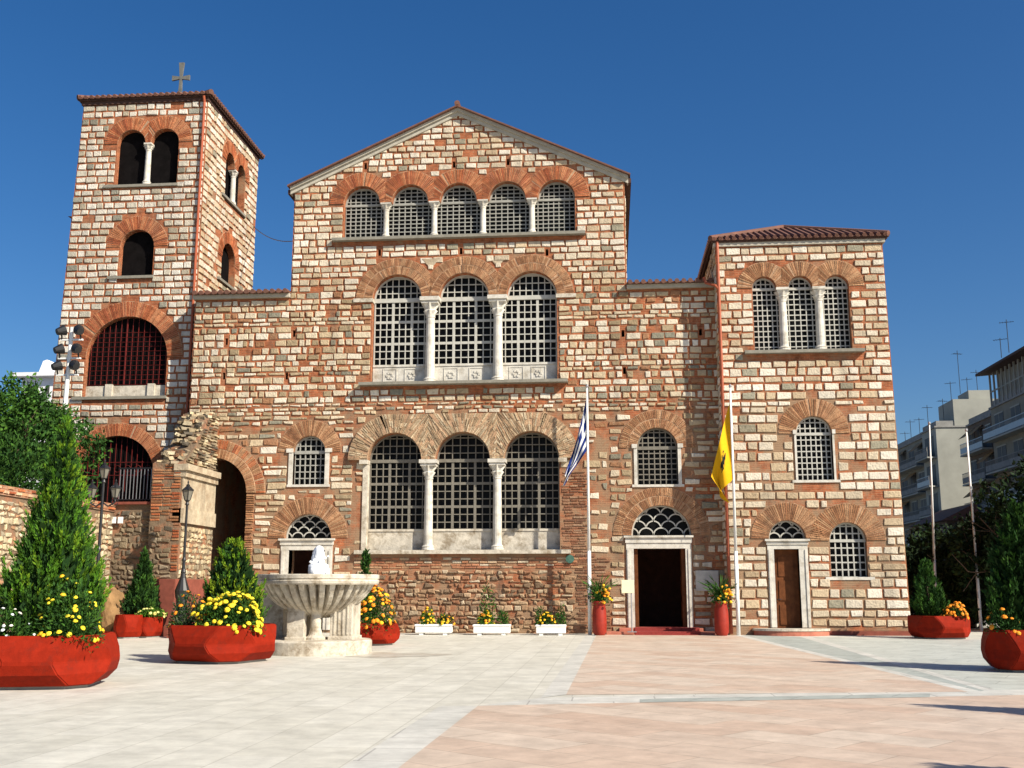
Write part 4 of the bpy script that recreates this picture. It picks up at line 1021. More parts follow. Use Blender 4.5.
def blossom(mb, p, r, col, up):
    """a ruffled flower head: two rings of petals round a raised centre"""
    a = up.orthogonal().normalized(); b = up.cross(a); n = 7; k = len(mb.v)
    ring = lambda q, h, o: [tuple(p+(a*math.cos(6.283*(i+o)/n)+b*math.sin(6.283*(i+o)/n))*q+up*h) for i in range(n)]
    mb.v += ring(r*.55, -r*.35, 0)+ring(r, r*.05, .5)+ring(r*.6, r*.5, 0)+[tuple(p+up*r*.62)]
    for i in range(n):
        j = (i+1) % n
        mb.f += [(k+i, k+j, k+n+i), (k+j, k+n+j, k+n+i), (k+n+i, k+n+j, k+2*n+j), (k+n+i, k+2*n+j, k+2*n+i), (k+2*n+i, k+2*n+j, k+3*n)]
        mb.m += [0]*5; mb.c += [col]*5
def flower_bush(label, c, rx, ry, rz, n_leaf, flowers, cols=(G_DARK, G_MID), ls=.07, seed=1, group=None, cat='flowers', name='flowering_plant', fr=.045):
    rnd.seed(seed); t = thing(name, label, cat, c, group); mb = MB(); C_ = Vector(c)
    lump = [(rv(), rnd.uniform(.12, .3)) for _ in range(9)]
    def surf(v): return 1+sum(a*max(0, v.dot(u))**6 for u, a in lump)-.12
    for i in range(n_leaf):
        v = rv(); v.z = abs(v.z) if rnd.random() < .85 else v.z*.4; q = (rnd.random()**.4)*surf(v)
        p = C_+Vector((v.x*rx, v.y*ry, v.z*rz))*q
        leaf(mb, p, (v+rv()*.9+Vector((0, 0, .4))).normalized(), ls*rnd.uniform(.6, 1.5), ls*rnd.uniform(.3, .55), gcol(rnd.choice(cols)))
    mb.build('foliage', 'foliage', t, recalc=False)
    if flowers:
        fb = MB()
        for n, col in flowers:
            for i in range(n):
                v = rv(); v.z = abs(v.z); q = surf(v)*rnd.uniform(.92, 1.06); p = C_+Vector((v.x*rx, v.y*ry, v.z*rz))*q
                up = (v+rv()*.5+Vector((0, 0, .5))).normalized(); blossom(fb, p, fr*rnd.uniform(.7, 1.2), gcol(col, .12), up)
        fb.build('blossoms', 'petals', t, recalc=False)
    return t
def branch(mb, p, d, L, r, depth, tips):
    n = 4; pts = [p]; q = p
    for i in range(n):
        d = (d+rv()*.22+Vector((0, 0, .05))).normalized(); q = q+d*L/n; pts.append(q)
    mb.tube(pts, [r*(1-.5*i/n) for i in range(n+1)], 6); tips.append(q)
    if depth:
        for k in range(rnd.choice((2, 3, 3))):
            branch(mb, pts[rnd.choice((2, 3, 4))], (d+rv()*.95).normalized(), L*rnd.uniform(.6, .8), r*.5, depth-1, tips)
def tree(label, loc, h, rad, rz, zc, cols, n_cl=260, per=34, ls=.16, seed=1, group=None, name='tree', squash=(1, 1), trunk=.16, z0=0):
    rnd.seed(seed); t = thing(name, label, 'tree', (loc[0], loc[1], z0), group)
    tb = MB(); tips = []; O = Vector((loc[0], loc[1], z0)); f = zc-rz*.7-z0
    tb.tube([O-Vector((0, 0, .1)), O+Vector((.05, 0, f*.5)), O+Vector((-.03, .04, max(.3, f)))], [trunk*1.3, trunk, trunk*.85], 9)
    for k in range(5): branch(tb, O+Vector((-.03, .04, max(.3, f)*.95)), (rv()*.8+Vector((0, 0, 1))).normalized(), rz*.75, trunk*.55, 2, tips)
    tb.build('trunk', 'bark', t)
    mb = MB(); cen = Vector((loc[0], loc[1], zc)); lump = [(rv(), rnd.uniform(.1, .35)) for _ in range(12)]
    for i in range(n_cl):
        v = rv(); q = (rnd.random()**.45)*(.82+sum(a*max(0, v.dot(u))**8 for u, a in lump))
        c = cen+Vector((v.x*rad*squash[0], v.y*rad*squash[1], v.z*rz))*q; base = rnd.choice(cols); cr = rad*rnd.uniform(.10, .2)
        for k in range(per):
            p = c+rv()*cr*(rnd.random()**.5); leaf(mb, p, (rv()+Vector((0, 0, -.15))+v*.4).normalized(), ls*rnd.uniform(.6, 1.3), ls*rnd.uniform(.35, .6), gcol(base))
    mb.build('crown', 'foliage', t, recalc=False)
    return t

# ------------------------------------------------------------------ planters
def octo(w_, ch, z):
    h = w_/2; c = ch
    return [(h, -h+c, z), (h, h-c, z), (h-c, h, z), (-h+c, h, z), (-h, h-c, z), (-h, -h+c, z), (-h+c, -h, z), (h-c, -h, z)]
def planter(label, loc, w_, h, rz=0, group='red concrete planters'):
    t = thing('planter', label, 'planter', (0, 0, 0), group)
    mb = MB(); rings = [octo(w_*.76, w_*.13, .05), octo(w_*.80, w_*.14, .07), octo(w_*.955, w_*.27, h*.28), octo(w_, w_*.33, h*.47), octo(w_, w_*.33, h*.53), octo(w_*.965, w_*.27, h*.72), octo(w_*.87, w_*.15, h*.97), octo(w_*.85, w_*.14, h), octo(w_*.78, w_*.13, h), octo(w_*.77, w_*.13, h*.8)]
    vs = [p for r in rings for p in r]; fs = []
    for i in range(len(rings)-1):
        for k in range(8): fs.append((i*8+k, i*8+(k+1) % 8, (i+1)*8+(k+1) % 8, (i+1)*8+k))
    fs.append(tuple(range(8))); mb.mesh(vs, fs); o = mb.build('tub', 'planter_red', t)
    bm = bmesh.new(); bm.from_mesh(o.data)
    bmesh.ops.remove_doubles(bm, verts=bm.verts[:], dist=.0005)
    es = [e for e in bm.edges if abs(e.verts[0].co.z-e.verts[1].co.z) > .02 or e.verts[0].co.z > h*.9]
    bmesh.ops.bevel(bm, geom=es, offset=.018, segments=2, affect='EDGES'); bm.to_mesh(o.data); bm.free()
    b = MB(); b.mesh(octo(w_*.72, w_*.13, -.02)+octo(w_*.72, w_*.13, .055), [tuple(range(8)), tuple(range(8, 16))]+[(k, (k+1) % 8, (k+1) % 8+8, k+8) for k in range(8)]); b.build('foot', 'concrete', t)
    sm = MB()
    s_ = octo(w_*.78, w_*.13, h*.9); sm.face(s_); sm.build('soil', 'soil', t)
    t.location = (loc[0], loc[1], 0); t.rotation_euler = (0, 0, rz)
    return t
YEL, ORG, WHT, GOLD = (.72, .56, .03), (.78, .25, .015), (.75, .74, .70), (.74, .42, .02)
def gx(px, Y): return (px-512)/FPX     # only used for small sideways offsets
def at(px, Y, py=600): return (WX(px, Y, py), Y)
thuja = lambda f: max(0, min(1, (f+.06)/.2))*(max(0, 1-f)**1.12)*.98
egg = lambda f: max(0, min(1, (f+.10)/.25))*(max(0, 1-f)**.6)
# large planter at the left edge
L1 = at(50, 17.75); planter('large red planter with the tallest cypress at the left edge', L1, 2.25, .84, R(14))
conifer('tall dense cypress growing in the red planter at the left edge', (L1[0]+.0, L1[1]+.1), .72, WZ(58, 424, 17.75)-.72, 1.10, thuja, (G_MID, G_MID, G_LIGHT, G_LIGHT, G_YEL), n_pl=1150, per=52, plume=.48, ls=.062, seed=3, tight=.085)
flower_bush('yellow and white flowers spilling from the left planter', (L1[0]+.62, L1[1]-.42, .72), .55, .5, .95, 3400, [(46, YEL), (12, GOLD)], seed=4, fr=.042)
flower_bush('small white flowers in front of the tall cypress', (L1[0]-.42, L1[1]-.72, .74), .55, .25, .5, 2000, [(26, WHT)], seed=5, fr=.032, cols=(G_DARK, G_MID))
# second planter
L2 = at(224, 23.75); planter('red planter full of yellow flowers left of the fountain', L2, 2.25, .80, R(-16))
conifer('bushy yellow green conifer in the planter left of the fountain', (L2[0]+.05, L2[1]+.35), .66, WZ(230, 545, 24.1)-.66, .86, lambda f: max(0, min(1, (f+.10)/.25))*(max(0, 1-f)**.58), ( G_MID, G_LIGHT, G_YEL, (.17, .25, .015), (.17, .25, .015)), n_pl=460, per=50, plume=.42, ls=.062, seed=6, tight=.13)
flower_bush('mass of bright yellow flowers in the planter left of the fountain', (L2[0]+.38, L2[1]-.45, .66), .72, .5, .86, 3000, [(175, YEL)], seed=7, fr=.062)
flower_bush('grey leaved plant with orange flowers at the planter corner', (L2[0]-.72, L2[1]-.25, .68), .40, .38, .72, 2100, [(26, ORG)], seed=8, fr=.05, cols=((.07, .09, .05), G_DARK))
# two smaller planters by the terrace
P3 = at(130, 34.2); planter('small red planter nearest the viewer by the terrace wall', P3, .86, .74, R(38))
P4 = at(153, 35.1); planter('small red planter standing just right of a low conifer', (P4[0], P4[1]-.35), .95, .66, R(-8))
conifer('dark conical conifer in the pair of small planters by the terrace', (WX(142, 35, 590), 35.05), .55, WZ(142, 553, 35)-.55, .76, thuja, (G_DARK, G_MID), n_pl=420, per=26, plume=.34, ls=.1, seed=9)
flower_bush('pale yellow flowers below the dark conifer by the terrace', (WX(150, 34.5, 605), 34.6, .68), .55, .3, .28, 900, [(26, (.7, .62, .2))], seed=10, fr=.06, cols=(G_MID, G_LIGHT))
# planter behind the fountain
P5 = at(371, 31.0); planter('red planter of orange flowers just right of the fountain', P5, 1.65, .62, R(18))
flower_bush('mass of orange marigolds in the planter behind the fountain', (WX(377, 31, 610), 30.6, .50), .62, .6, 1.22, 2900, [(70, ORG), (36, GOLD)], seed=12, fr=.065)
conifer('slim twisted conifer in the planter behind the fountain', (WX(365, 31.3, 590), 31.3), .7, WZ(364, 552, 31.3)-.7, .30, lambda f: (1-f)**.5*(.75+.3*math.sin(24*f)), (G_DARK, G_MID), n_pl=200, per=24, plume=.24, ls=.08, seed=13)
# right planters
P6 = at(937, 36.4); planter('red planter with a small conifer in front of the right hand street', P6, 1.8, .72, R(12))
conifer('small dark conifer in the planter right of the church', (WX(928, 36.6, 600), 36.6), .6, WZ(928, 563, 36.6)-.6, .62, egg, (G_DARK, G_MID), n_pl=300, per=26, plume=.34, ls=.095, seed=14)
flower_bush('orange flowers in the planter right of the church', (WX(953, 36.0, 610), 36.0, .64), .40, .38, .42, 900, [(62, ORG)], seed=15, fr=.065)
P7 = at(1023, 22.5); planter('dark red planter at the right edge of the plaza', P7, 1.62, .80, R(-10))
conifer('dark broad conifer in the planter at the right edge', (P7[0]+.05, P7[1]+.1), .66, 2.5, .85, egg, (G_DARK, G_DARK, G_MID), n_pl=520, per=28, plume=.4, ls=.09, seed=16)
flower_bush('few orange flowers under the dark conifer at the right edge', (P7[0]-.5, P7[1]-.35, .74), .3, .3, .42, 700, [(14, ORG)], seed=17, fr=.055, cols=(G_DARK,))
conifer('unseen narrow cypress added beyond the right edge to shade the right planter', (14.9, 18.8), 0, 8.3, 1.15, lambda f: max(0, min(1, (f+.02)/.3))*(max(0, 1-f)**.5), (G_DARK, G_MID), n_pl=520, per=26, plume=.7, ls=.16, seed=95)  # added out of view, kept narrow, to cast shade on the right planter
for i, (x, y, h) in enumerate(((8.6, 13.2, 3.1), (7.2, 7.9, 3.1))):
    planter('red planter beyond the right edge of the picture, '+('nearer' if i else 'farther')+' one', (x, y), 1.7, .8, R(8))
    conifer('conifer in the '+('nearer' if i else 'farther')+' planter beyond the right edge', (x, y), .66, h, .8, egg, (G_DARK, G_MID), n_pl=330, per=24, plume=.4, ls=.1, seed=20+i)
# white flower boxes along the facade
def flower_box(label, px, wd, Y, seed, fl, cols, tall=None):
    x = WX(px, Y, 625); t = thing('flower_box', label, 'flower box', (x, Y, 0), 'white flower boxes along the facade')
    b = MB(); b.box((x-wd/2, Y-.2, .07), (x+wd/2, Y+.2, .36), bev=.02); b.box((x-wd/2-.02, Y-.22, .29), (x+wd/2+.02, Y+.22, .35), bev=.012); b.build('trough', 'white_paint', t)
    for s in (-1, 1):
        f = MB(); f.box((x+s*wd*.33-.07, Y-.17, 0), (x+s*wd*.33+.07, Y+.17, .072)); f.build('foot', 'white_paint', t)
    flower_bush(fl, (x-wd*.18, Y, .33), .28, .18, .48, 500, [(26, GOLD), (10, ORG)], cols=cols, seed=seed, fr=.05, ls=.09)
    return x
x = flower_box('leftmost white flower box below the lower arcade', 434, 1.25, 37.7, 31, 'orange yellow flowers at left in the leftmost white box', (G_MID, G_LIGHT))
flower_bush('orange yellow flowers at right in the leftmost white box', (x+.34, 37.7, .33), .26, .18, .36, 420, [(22, GOLD), (6, ORG)], seed=32, fr=.05, ls=.09)
x = flower_box('middle white flower box with a tall plant', 492, 1.25, 37.7, 33, 'orange flowers in the middle white box', (G_MID, G_LIGHT))
flower_bush('tall thin green shrub in the middle white box', (x-.18, 37.85, .45), .24, .2, 1.15, 420, [], seed=34, ls=.1, cat='shrub', name='shrub')
flower_bush('low green plant at right in the middle white box', (x+.38, 37.75, .33), .2, .16, .5, 260, [], seed=35, ls=.1, cat='shrub', name='shrub')
x = flower_box('short white flower box nearest the flagpole', 551, 1.0, 37.7, 36, 'orange flowers in the short white box', (G_DARK, G_MID))
flower_bush('dark green plant at left in the short white box', (x-.36, 37.75, .33), .16, .16, .62, 260, [], seed=37, ls=.1, cat='shrub', name='shrub')
flower_bush('upright green plant at right in the short white box', (x+.32, 37.75, .33), .18, .16, .68, 260, [], seed=38, ls=.1, cat='shrub', name='shrub')
# tall red pots either side of the main door
for px, side, sd in ((599.5, 'left', 41), (721.5, 'right', 42)):
    Y = 37.75; x = WX(px, Y, 620)
    t = thing('tall_pot', f'tall red pot on the {side} side of the main door', 'pot', (x, Y, 0), 'tall red pots flanking the main door')
    b = MB(); b.lathe([(.17, 0), (.19, .03), (.235, .12), (.245, .4), (.235, .8), (.20, 1.02), (.215, 1.10), (.225, 1.14), (.19, 1.14), (.18, 1.05)], (x, Y, 0), 24); b.build('pot', 'pot_red', t, smooth=True)
    rnd.seed(sd); f = thing('potted_plant', f'spiky green plant with orange flowers in the {side} red pot', 'plant', (x, Y, 1.1)); mb = MB()
    for k in range(90):
        d = (rv()*.55+Vector((0, 0, 1.2))).normalized(); L_ = rnd.uniform(.4, .9); p0 = Vector((x, Y, 1.08))+rv()*.08; col = gcol(rnd.choice((G_DARK, G_MID)))
        for e in range(3):
            dd = (d+Vector((0, 0, -.35*e))).normalized(); leaf(mb, p0, dd, L_*.45, .07*(1-.2*e), col); p0 = p0+dd*L_*.4
    for k in range(420): leaf(mb, Vector((x, Y, 1.2))+Vector((rnd.gauss(0, .17), rnd.gauss(0, .15), rnd.gauss(.02, .12))), (rv()+Vector((0, 0, .4))).normalized(), .09, .05, gcol(rnd.choice((G_DARK, G_MID))))
    mb.build('leaves', 'foliage', f, recalc=False)
    fb = MB()
    for k in range(30): blossom(fb, Vector((x+.16, Y-.12, 1.35))+Vector((rnd.gauss(0, .13), rnd.gauss(0, .1), rnd.gauss(0, .13))), .055, gcol(rnd.choice((ORG, GOLD)), .1), (Vector((0, -.6, .6))+rv()*.5).normalized())
    fb.build('blossoms', 'petals', f, recalc=False)

# ------------------------------------------------------------------ fountain
fx, fy = WX(317, 27.0, 620), 27.0
ft = thing('fountain', 'old fluted marble fountain bowl on square pillars left of the lower arcade', 'fountain', (fx, fy, 0))
FS = 27.0/FPX
b = MB(); rb_ = 53*27/FPX+.05
b.lathe([(rb_, -.02), (rb_, .30), (rb_-.03, .335), (rb_-.25, .34), (0.01, .345)], (fx, fy, 0), 56); b.build('base', 'weathered_marble', ft)
bw = MB(); RB = 61*27/FPX; zt = WZ(317, 574, 27-1.2); zb_ = WZ(317, 612, 27)
prof = [(.30, zb_-.14), (.50, zb_-.06), (.80, zb_+.06), (1.02, zb_+.20), (1.20, zb_+.37), (1.33, zb_+.55), (1.41, zb_+.70), (RB*.975, zt-.25), (RB*.99, zt-.22), (RB, zt-.16), (RB*.985, zt-.13), (RB, zt-.10), (RB, zt-.02), (RB*.99, zt), (RB*.90, zt), (RB*.86, zt-.1), (.5, zt-.35), (.02, zt-.38)]
bw.lathe(prof, (fx, fy, 0), 320, rmod=lambda t, i: 1-(.10+.13*min(1, i/3))*max(0, 1-abs(math.sin(17*t+.10*i))/.60)**.7 if 1 <= i <= 6 else 1)
bw.build('bowl', 'weathered_marble', ft)
wt = MB(); wt.lathe([(RB*.87, zt-.085), (.01, zt-.084)], (fx, fy, 0), 40); wt.build('water', 'lamp_glass', ft)
def pillar(px0, px1, y0, y1, flutes=0):
    p = MB(); a, c = WX(px0, fy+y0, 620), WX(px1, fy+y0, 620)
    p.box((a, fy+y0, .33), (c, fy+y1, 1.62), bev=.012); p.box((a-.04, fy+y0-.04, .335), (c+.04, fy+y1+.04, .42), bev=.02)
    for k in range(flutes): 
        u = a+.06+(c-a-.12)*(k+.5)/flutes; p.box((u-.022, fy+y0-.018, .46), (u+.022, fy+y0+.01, 1.6), bev=.008)
    p.build('pillar', 'weathered_marble', ft)
pillar(287, 304, -.75, .35); pillar(330, 352, -.35, .55, 4); pillar(262, 283, .5, 1.0); 
cc = MB(); cc.lathe([(.24, .34), (.24, .40), (.17, .46), (.13, .62), (.13, .95), (.2, 1.05), (.30, 1.2)], (WX(316, fy-.5, 620), fy-.5, 0), 18); cc.build('central_stem', 'weathered_marble', ft)
wj = MB(); rnd.seed(5); ztp = WZ(318, 548, fy); hj = ztp-zt+.1
prof = [(.25, zt-.1), (.255, zt+hj*.18), (.23, zt+hj*.30), (.16, zt+hj*.38), (.155, zt+hj*.55), (.14, zt+hj*.72), (.11, zt+hj*.85), (.06, zt+hj*.93), (.01, zt+hj*.95)]
wj.lathe(prof, (WX(318.5, fy, 560), fy, 0), 26, rmod=lambda t, i: 1+.14*math.sin(3*t+i)+.08*math.sin(8*t-2*i))
for k in range(70):
    a = rnd.uniform(0, 6.28); q = rnd.uniform(.1, .34); z = zt-.06+rnd.random()**1.6*hj*.7; s = rnd.uniform(.015, .04)
    wj.lathe([(.001, -s), (s, -s*.3), (s, s*.4), (.001, s)], (WX(318.5, fy, 560)+q*.8*math.cos(a), fy+q*.8*math.sin(a), z), 6)
tag(wj.build('water_jet', 'water_foam', None, smooth=True), 'white foaming water jet rising from the marble fountain bowl', 'water jet')

# ------------------------------------------------------------------ lamps
def lantern(root, x, y, z, s=1):
    m = MB(); r = .13*s
    def frus(r0, z0, r1, z1, mb): mb.lathe([(r0, z0), (r1, z1)], (x, y, z), 6)
    frus(.05*s, 0, .10*s, .06*s, m); frus(.21*s, .40*s, .08*s, .52*s, m); m.lathe([(.22*s, .385*s), (.22*s, .40*s)], (x, y, z), 6); m.lathe([(.06*s, .52*s), (.07*s, .56*s), (.02*s, .6*s), (.03*s, .66*s), (.005, .72*s)], (x, y, z), 8)
    for k in range(6):
        t = math.pi*k/3; m.tube([(x+.10*s*math.cos(t), y+.10*s*math.sin(t), z+.06*s), (x+.195*s*math.cos(t), y+.195*s*math.sin(t), z+.39*s)], .010, 4)
    h = m.build('lantern', 'black_iron', root)
    g = MB(); frus(.09*s, .062*s, .18*s, .385*s, g); g.build('lantern_glass', 'lamp_glass', h)
def post(root, x, y, z0, ztop):
    m = MB(); H = ztop
    m.lathe([(.24, z0), (.24, z0+.12), (.19, z0+.2), (.17, z0+.9), (.21, z0+.98), (.24, z0+1.2), (.15, z0+1.45), (.10, z0+1.6), (.075, z0+1.75), (.09, z0+1.8), (.06, z0+1.9), (.048, H*.55), (.07, H*.56), (.07, H*.57), (.045, H*.585), (.038, H-.12), (.07, H-.08), (.04, H)], (x, y, 0), 12)
    m.build('post', 'black_iron', root, smooth=False)
Y = 30.5; x = WX(101, Y, 520); zl = WZ(101, 490, Y)
l3 = thing('street_lamp', 'black ornate lamp post with three lanterns in front of the terrace', 'street lamp', (x, Y, 0)); post(l3, x, Y, 0, zl+.31)
lantern(l3, x, Y, zl+.30, .85)
for s in (-1, 1):
    e = x+s*.36+.02; am = MB(); am.tube([(x, Y, zl-.35), (x+s*.18, Y, zl-.48), (x+s*.34, Y, zl-.40), (e+s*.02, Y, zl-.33), (e, Y, zl-.26)], .024, 6)
    am.tube([(e+.10*math.cos(t), Y, zl-.36+.10*math.sin(t)) for t in [k*.6 for k in range(11)]], .014, 5); am.build('arm', 'black_iron', l3); lantern(l3, e, Y, zl-.27, .82)
Y = 34.7; x = WX(184, Y, 560); zl = WZ(186, 502, Y)
l1 = thing('street_lamp', 'black single lantern lamp post before the plastered pier', 'street lamp', (x, Y, 0)); post(l1, x, Y, .3, zl); lantern(l1, x, Y, zl, 1.0)
bs = MB(); bs.box((x-.32, Y-.32, -.02), (x+.32, Y+.32, .3), bev=.02); bs.build('plinth', 'plinth_red', l1)
# boulder
rk = bmesh.new(); bmesh.ops.create_icosphere(rk, subdivisions=4, radius=1); x, Y = WX(110, 35.0, 600), 35.0
for q in rk.verts:
    n_ = noise.noise(q.co*1.3+Vector((3, 1, 2)))*.35+noise.noise(q.co*4)*.12+noise.noise(q.co*11)*.04
    q.co = Vector((x+q.co.x*.62*(1+n_), Y+q.co.y*.5*(1+n_), max(-.05, .78+q.co.z*.95*(1+n_))))
mb = MB(); mb.bm(rk); tag(mb.build('boulder', 'rock'), 'rough brown boulder at the foot of the terrace wall', 'boulder')

# ------------------------------------------------------------------ flags and poles
def pole(label, px0, py0, Y, pxt, pyt, r, group=None, m='white_paint', base=True):
    x = WX(px0, Y, py0); xt = WX(pxt, Y, pyt); z = WZ(pxt, pyt, Y)
    t = thing('flagpole', label, 'flagpole', (x, Y, 0), group)
    p = MB(); p.tube([(x, Y, 0), (x+(xt-x)*.33, Y, z*.33)], [r*1.25, r*1.2], 12); p.tube([(x+(xt-x)*.33, Y, z*.33), (xt, Y, z)], [r*.95, r*.6], 12); p.build('pole', m, t, smooth=True)
    f = MB(); f.lathe([(.01, 0), (.05, .03), (.06, .07), (.035, .12), (.005, .15)], (xt, Y, z), 10); f.build('finial', 'grey_metal', t)
    c = MB(); c.tube([(x-.05, Y-.06, 1.2), (x-.05, Y-.06, 1.45)], .02, 6); c.tube([(x-.045, Y-.06, 1.3), (xt-.03, Y-.03, z-.05)], .006, 4); c.build('halyard', 'grey_metal', t)
    return x, xt, z
YP = 38.1
x0, xt, z = pole('white flagpole of the blue and white flag left of the main door', 590, 633, YP, 587, 388, .055)
def flag(name, label, cat, fn, colf, ns, ntt, m='cloth'):
    mb = MB(); g = [[fn(i/ns, j/ntt) for j in range(ntt+1)] for i in range(ns+1)]
    vs = [p for r in g for p in r]; w_ = ntt+1
    for i in range(ns):
        for j in range(ntt):
            k = len(mb.v); mb.v += [g[i][j], g[i+1][j], g[i+1][j+1], g[i][j+1]]; mb.f.append((k, k+1, k+2, k+3)); mb.m.append(0); mb.c.append(colf((i+.5)/ns, (j+.5)/ntt))
    o = mb.build(name, m, recalc=False)
    bm = bmesh.new(); bm.from_mesh(o.data); bmesh.ops.remove_doubles(bm, verts=bm.verts[:], dist=.0004); bm.to_mesh(o.data); bm.free()
    for p in o.data.polygons: p.use_smooth = True
    return tag(o, label, cat)
ztop = WZ(587, 399, YP)
def gk(s, t):
    zz = ztop-t*1.85
    dx = -(.72+.10*t)*(s**1.05); dz = -(2.75-1.5*t)*s**1.05
    fo = math.sin(s*11+t*3.2)*.13*s**.5+math.sin(s*5-t*7)*.10*s
    return (xt+.02*0-.03+(x0-xt)*(1-zz/z)+dx+.06*math.sin(9*t+4*s)*s, YP-.02+fo, zz+dz+.05*math.sin(13*t)*s)
BLU, WH = (.008, .022, .13), (.62, .62, .60)
def gkc(s, t):
    if s < .37 and t < 5/9:
        if abs(s-.185) < .037 or abs(t-2.5/9) < .5/9: return WH
        return BLU
    return BLU if int(t*9) % 2 == 0 else WH
flag('flag', 'limp blue and white striped flag with a cross in its corner', 'flag', gk, gkc, 54, 54)
x0, xt, z = pole('white flagpole of the yellow flag right of the main door', 738.5, 632.5, YP, 730.2, 388, .055)
ztop = WZ(730.5, 403, YP); x0y, xty, zy = x0, xt, z
def ge(s, t):
    zz = ztop-t*2.7
    dx = -(.74*s)*(1-t)-(.62*math.sin(math.pi*min(1, s*.92)))*t*.9*s**.4; dz = -(2.6*s**1.1)*(1-t)-.85*s*t
    fo = math.sin(s*9+t*2)*.14*s**.6+.06*math.sin(4*t+6*s)
    return (xty-.03+(x0y-xty)*(1-zz/zy)+dx, YP-.02+fo, zz+dz)
def eagle(s, t):
    u, v = abs(s-.40)*4.6, (t-.56)*3.8            # symmetric bird with spread wings and two heads
    body = (u/.20)**2+((v+.02)/.34)**2 < 1
    wing = .12 < u < .62 and -.30+.35*abs(u-.42) < v < .32-.55*(u-.12)+.06*math.cos(u*48)
    neck = abs(u-.10-.12*max(0, -v-.25)) < .055 and -.52 < v < -.2
    head = (u-.17)**2+(v+.54)**2 < .0064 or (.2 < u < .31 and abs(v+.53) < .03)
    tail = v > .25 and v < .55 and u < .06+(v-.25)*.7
    leg = v > .2 and v < .46 and abs(u-.3-.2*(v-.2)) < .04
    crown = u < .10 and -.74 < v < -.62
    return body or wing or neck or head or tail or leg or crown
flag('flag', 'limp golden yellow flag with a black two headed eagle', 'flag', ge, lambda s, t: (.02, .018, .012) if eagle(s, t) else (.68, .37, .009), 90, 90)
pole('bare pale pole nearer the right hand end of the church', 934.5, 590, 45.0, 929.5, 425, .04, 'bare poles at the right', 'white_paint')
pole('bare pale pole in front of the dark trees, rightmost of the poles', 979, 600, 43.0, 966.5, 432, .048, 'bare poles at the right', 'white_paint')

# ------------------------------------------------------------------ signs at the door, plaque, cable
Y = 37.95; x, z = W(632, 632, Y)
sg = thing('notice_stand', 'cream notice board on a thin stand at the left of the main door', 'sign', (x, Y, 0))
p = MB(); p.tube([(x, Y, .1), (x, Y, 1.75)], .022, 8); p.box((x-.16, Y-.12, .10), (x+.16, Y+.12, .125)); p.build('stand', 'grey_metal', sg)
xa, xb = WX(621.5, Y, 586), WX(634, Y, 586); za, zb_ = WZ(627, 593, Y), WZ(627, 580, Y)
p = MB(); p.box((xa, Y-.05, za), (xb, Y-.022, zb_), bev=.006); p.build('board', 'cream_sign', sg)
xa, xb = WX(695.5, YF, 580), WX(718.5, YF, 580); za, zb_ = WZ(706, 591, YF), WZ(706, 570.5, YF)
p = MB(); p.box((xa, YF-.10, za), (xb, YF-.045, zb_), bev=.01); tag(p.build('wall_panel', 'lattice_white'), 'blank pale panel fixed to the wall right of the main door', 'panel')
x, z = W(570, 559, YF); p = MB(); p.tube([(x, YF-.02, z), (x, YF-.10, z)], .15, 20, caps=True); m = mat('patina', (.05, .12, .09), .6, 5, .3); tag(p.build('plaque', 'patina'), 'small round green plaque on the dark brick below the lower arcade', 'plaque')
pts = []; pa = Vector((tR-.05, ybay(254, 258, 228)[0]-.3, zx(256, 228))); pb_ = Vector((xN0-.02, YF+1.0, WZ(291, 240, YF+1.0)))
for k in range(13): f = k/12; pts.append(pa.lerp(pb_, f)-Vector((0, 0, .32*4*f*(1-f))))
p = MB(); p.tube(pts, .018, 5); tag(p.build('cable', 'black_iron'), 'thin dark cable sagging between bell tower and nave', 'cable')
# floodlight mast
Y = 37.0; x, zt = W(72, 328, Y); xb = WX(66, Y, 405)
fm = thing('floodlight_mast', 'white mast carrying six black floodlights beside the bell tower', 'floodlight mast', (xb, Y, zter))
p = MB(); p.tube([(xb-.08, Y, zter-.1), (x, Y, zt)], [.10, .07], 10); p.build('mast', 'white_paint', fm)
fl = []
for row, py in enumerate((340, 358.5, 375)):
    xc, zc = WX(72-row*2.2, Y, py), WZ(70, py, Y); c_ = MB(); c_.box((xc-.42, Y-.06, zc-.03), (xc+.42, Y+.03, zc+.03)); c_.build('crossbar', 'white_paint', fm)
    for s in (-1, 1):
        cx, cz = xc+s*.36, zc+.30; q = bmesh.new(); bmesh.ops.create_cone(q, cap_ends=True, segments=14, radius1=.20, radius2=.12, depth=.30)
        mt = Matrix.Translation((cx, Y-.18, cz)) @ Matrix.Rotation(R(s*42), 4, 'Z') @ Matrix.Rotation(R(112), 4, 'X')
        bmesh.ops.transform(q, matrix=mt, verts=q.verts[:]); h_ = MB(); h_.bm(q); h_.tube([(cx, Y-.12, cz-.1), (cx, Y-.03, zc)], .03, 6); ho = h_.build('floodlight', 'black_iron', fm)
        q = bmesh.new(); bmesh.ops.create_circle(q, cap_ends=True, segments=14, radius=.17); bmesh.ops.transform(q, matrix=mt @ Matrix.Translation((0, 0, -.156)), verts=q.verts[:]); h_ = MB(); h_.bm(q); h_.build('lens', 'floodlight_lens', ho)

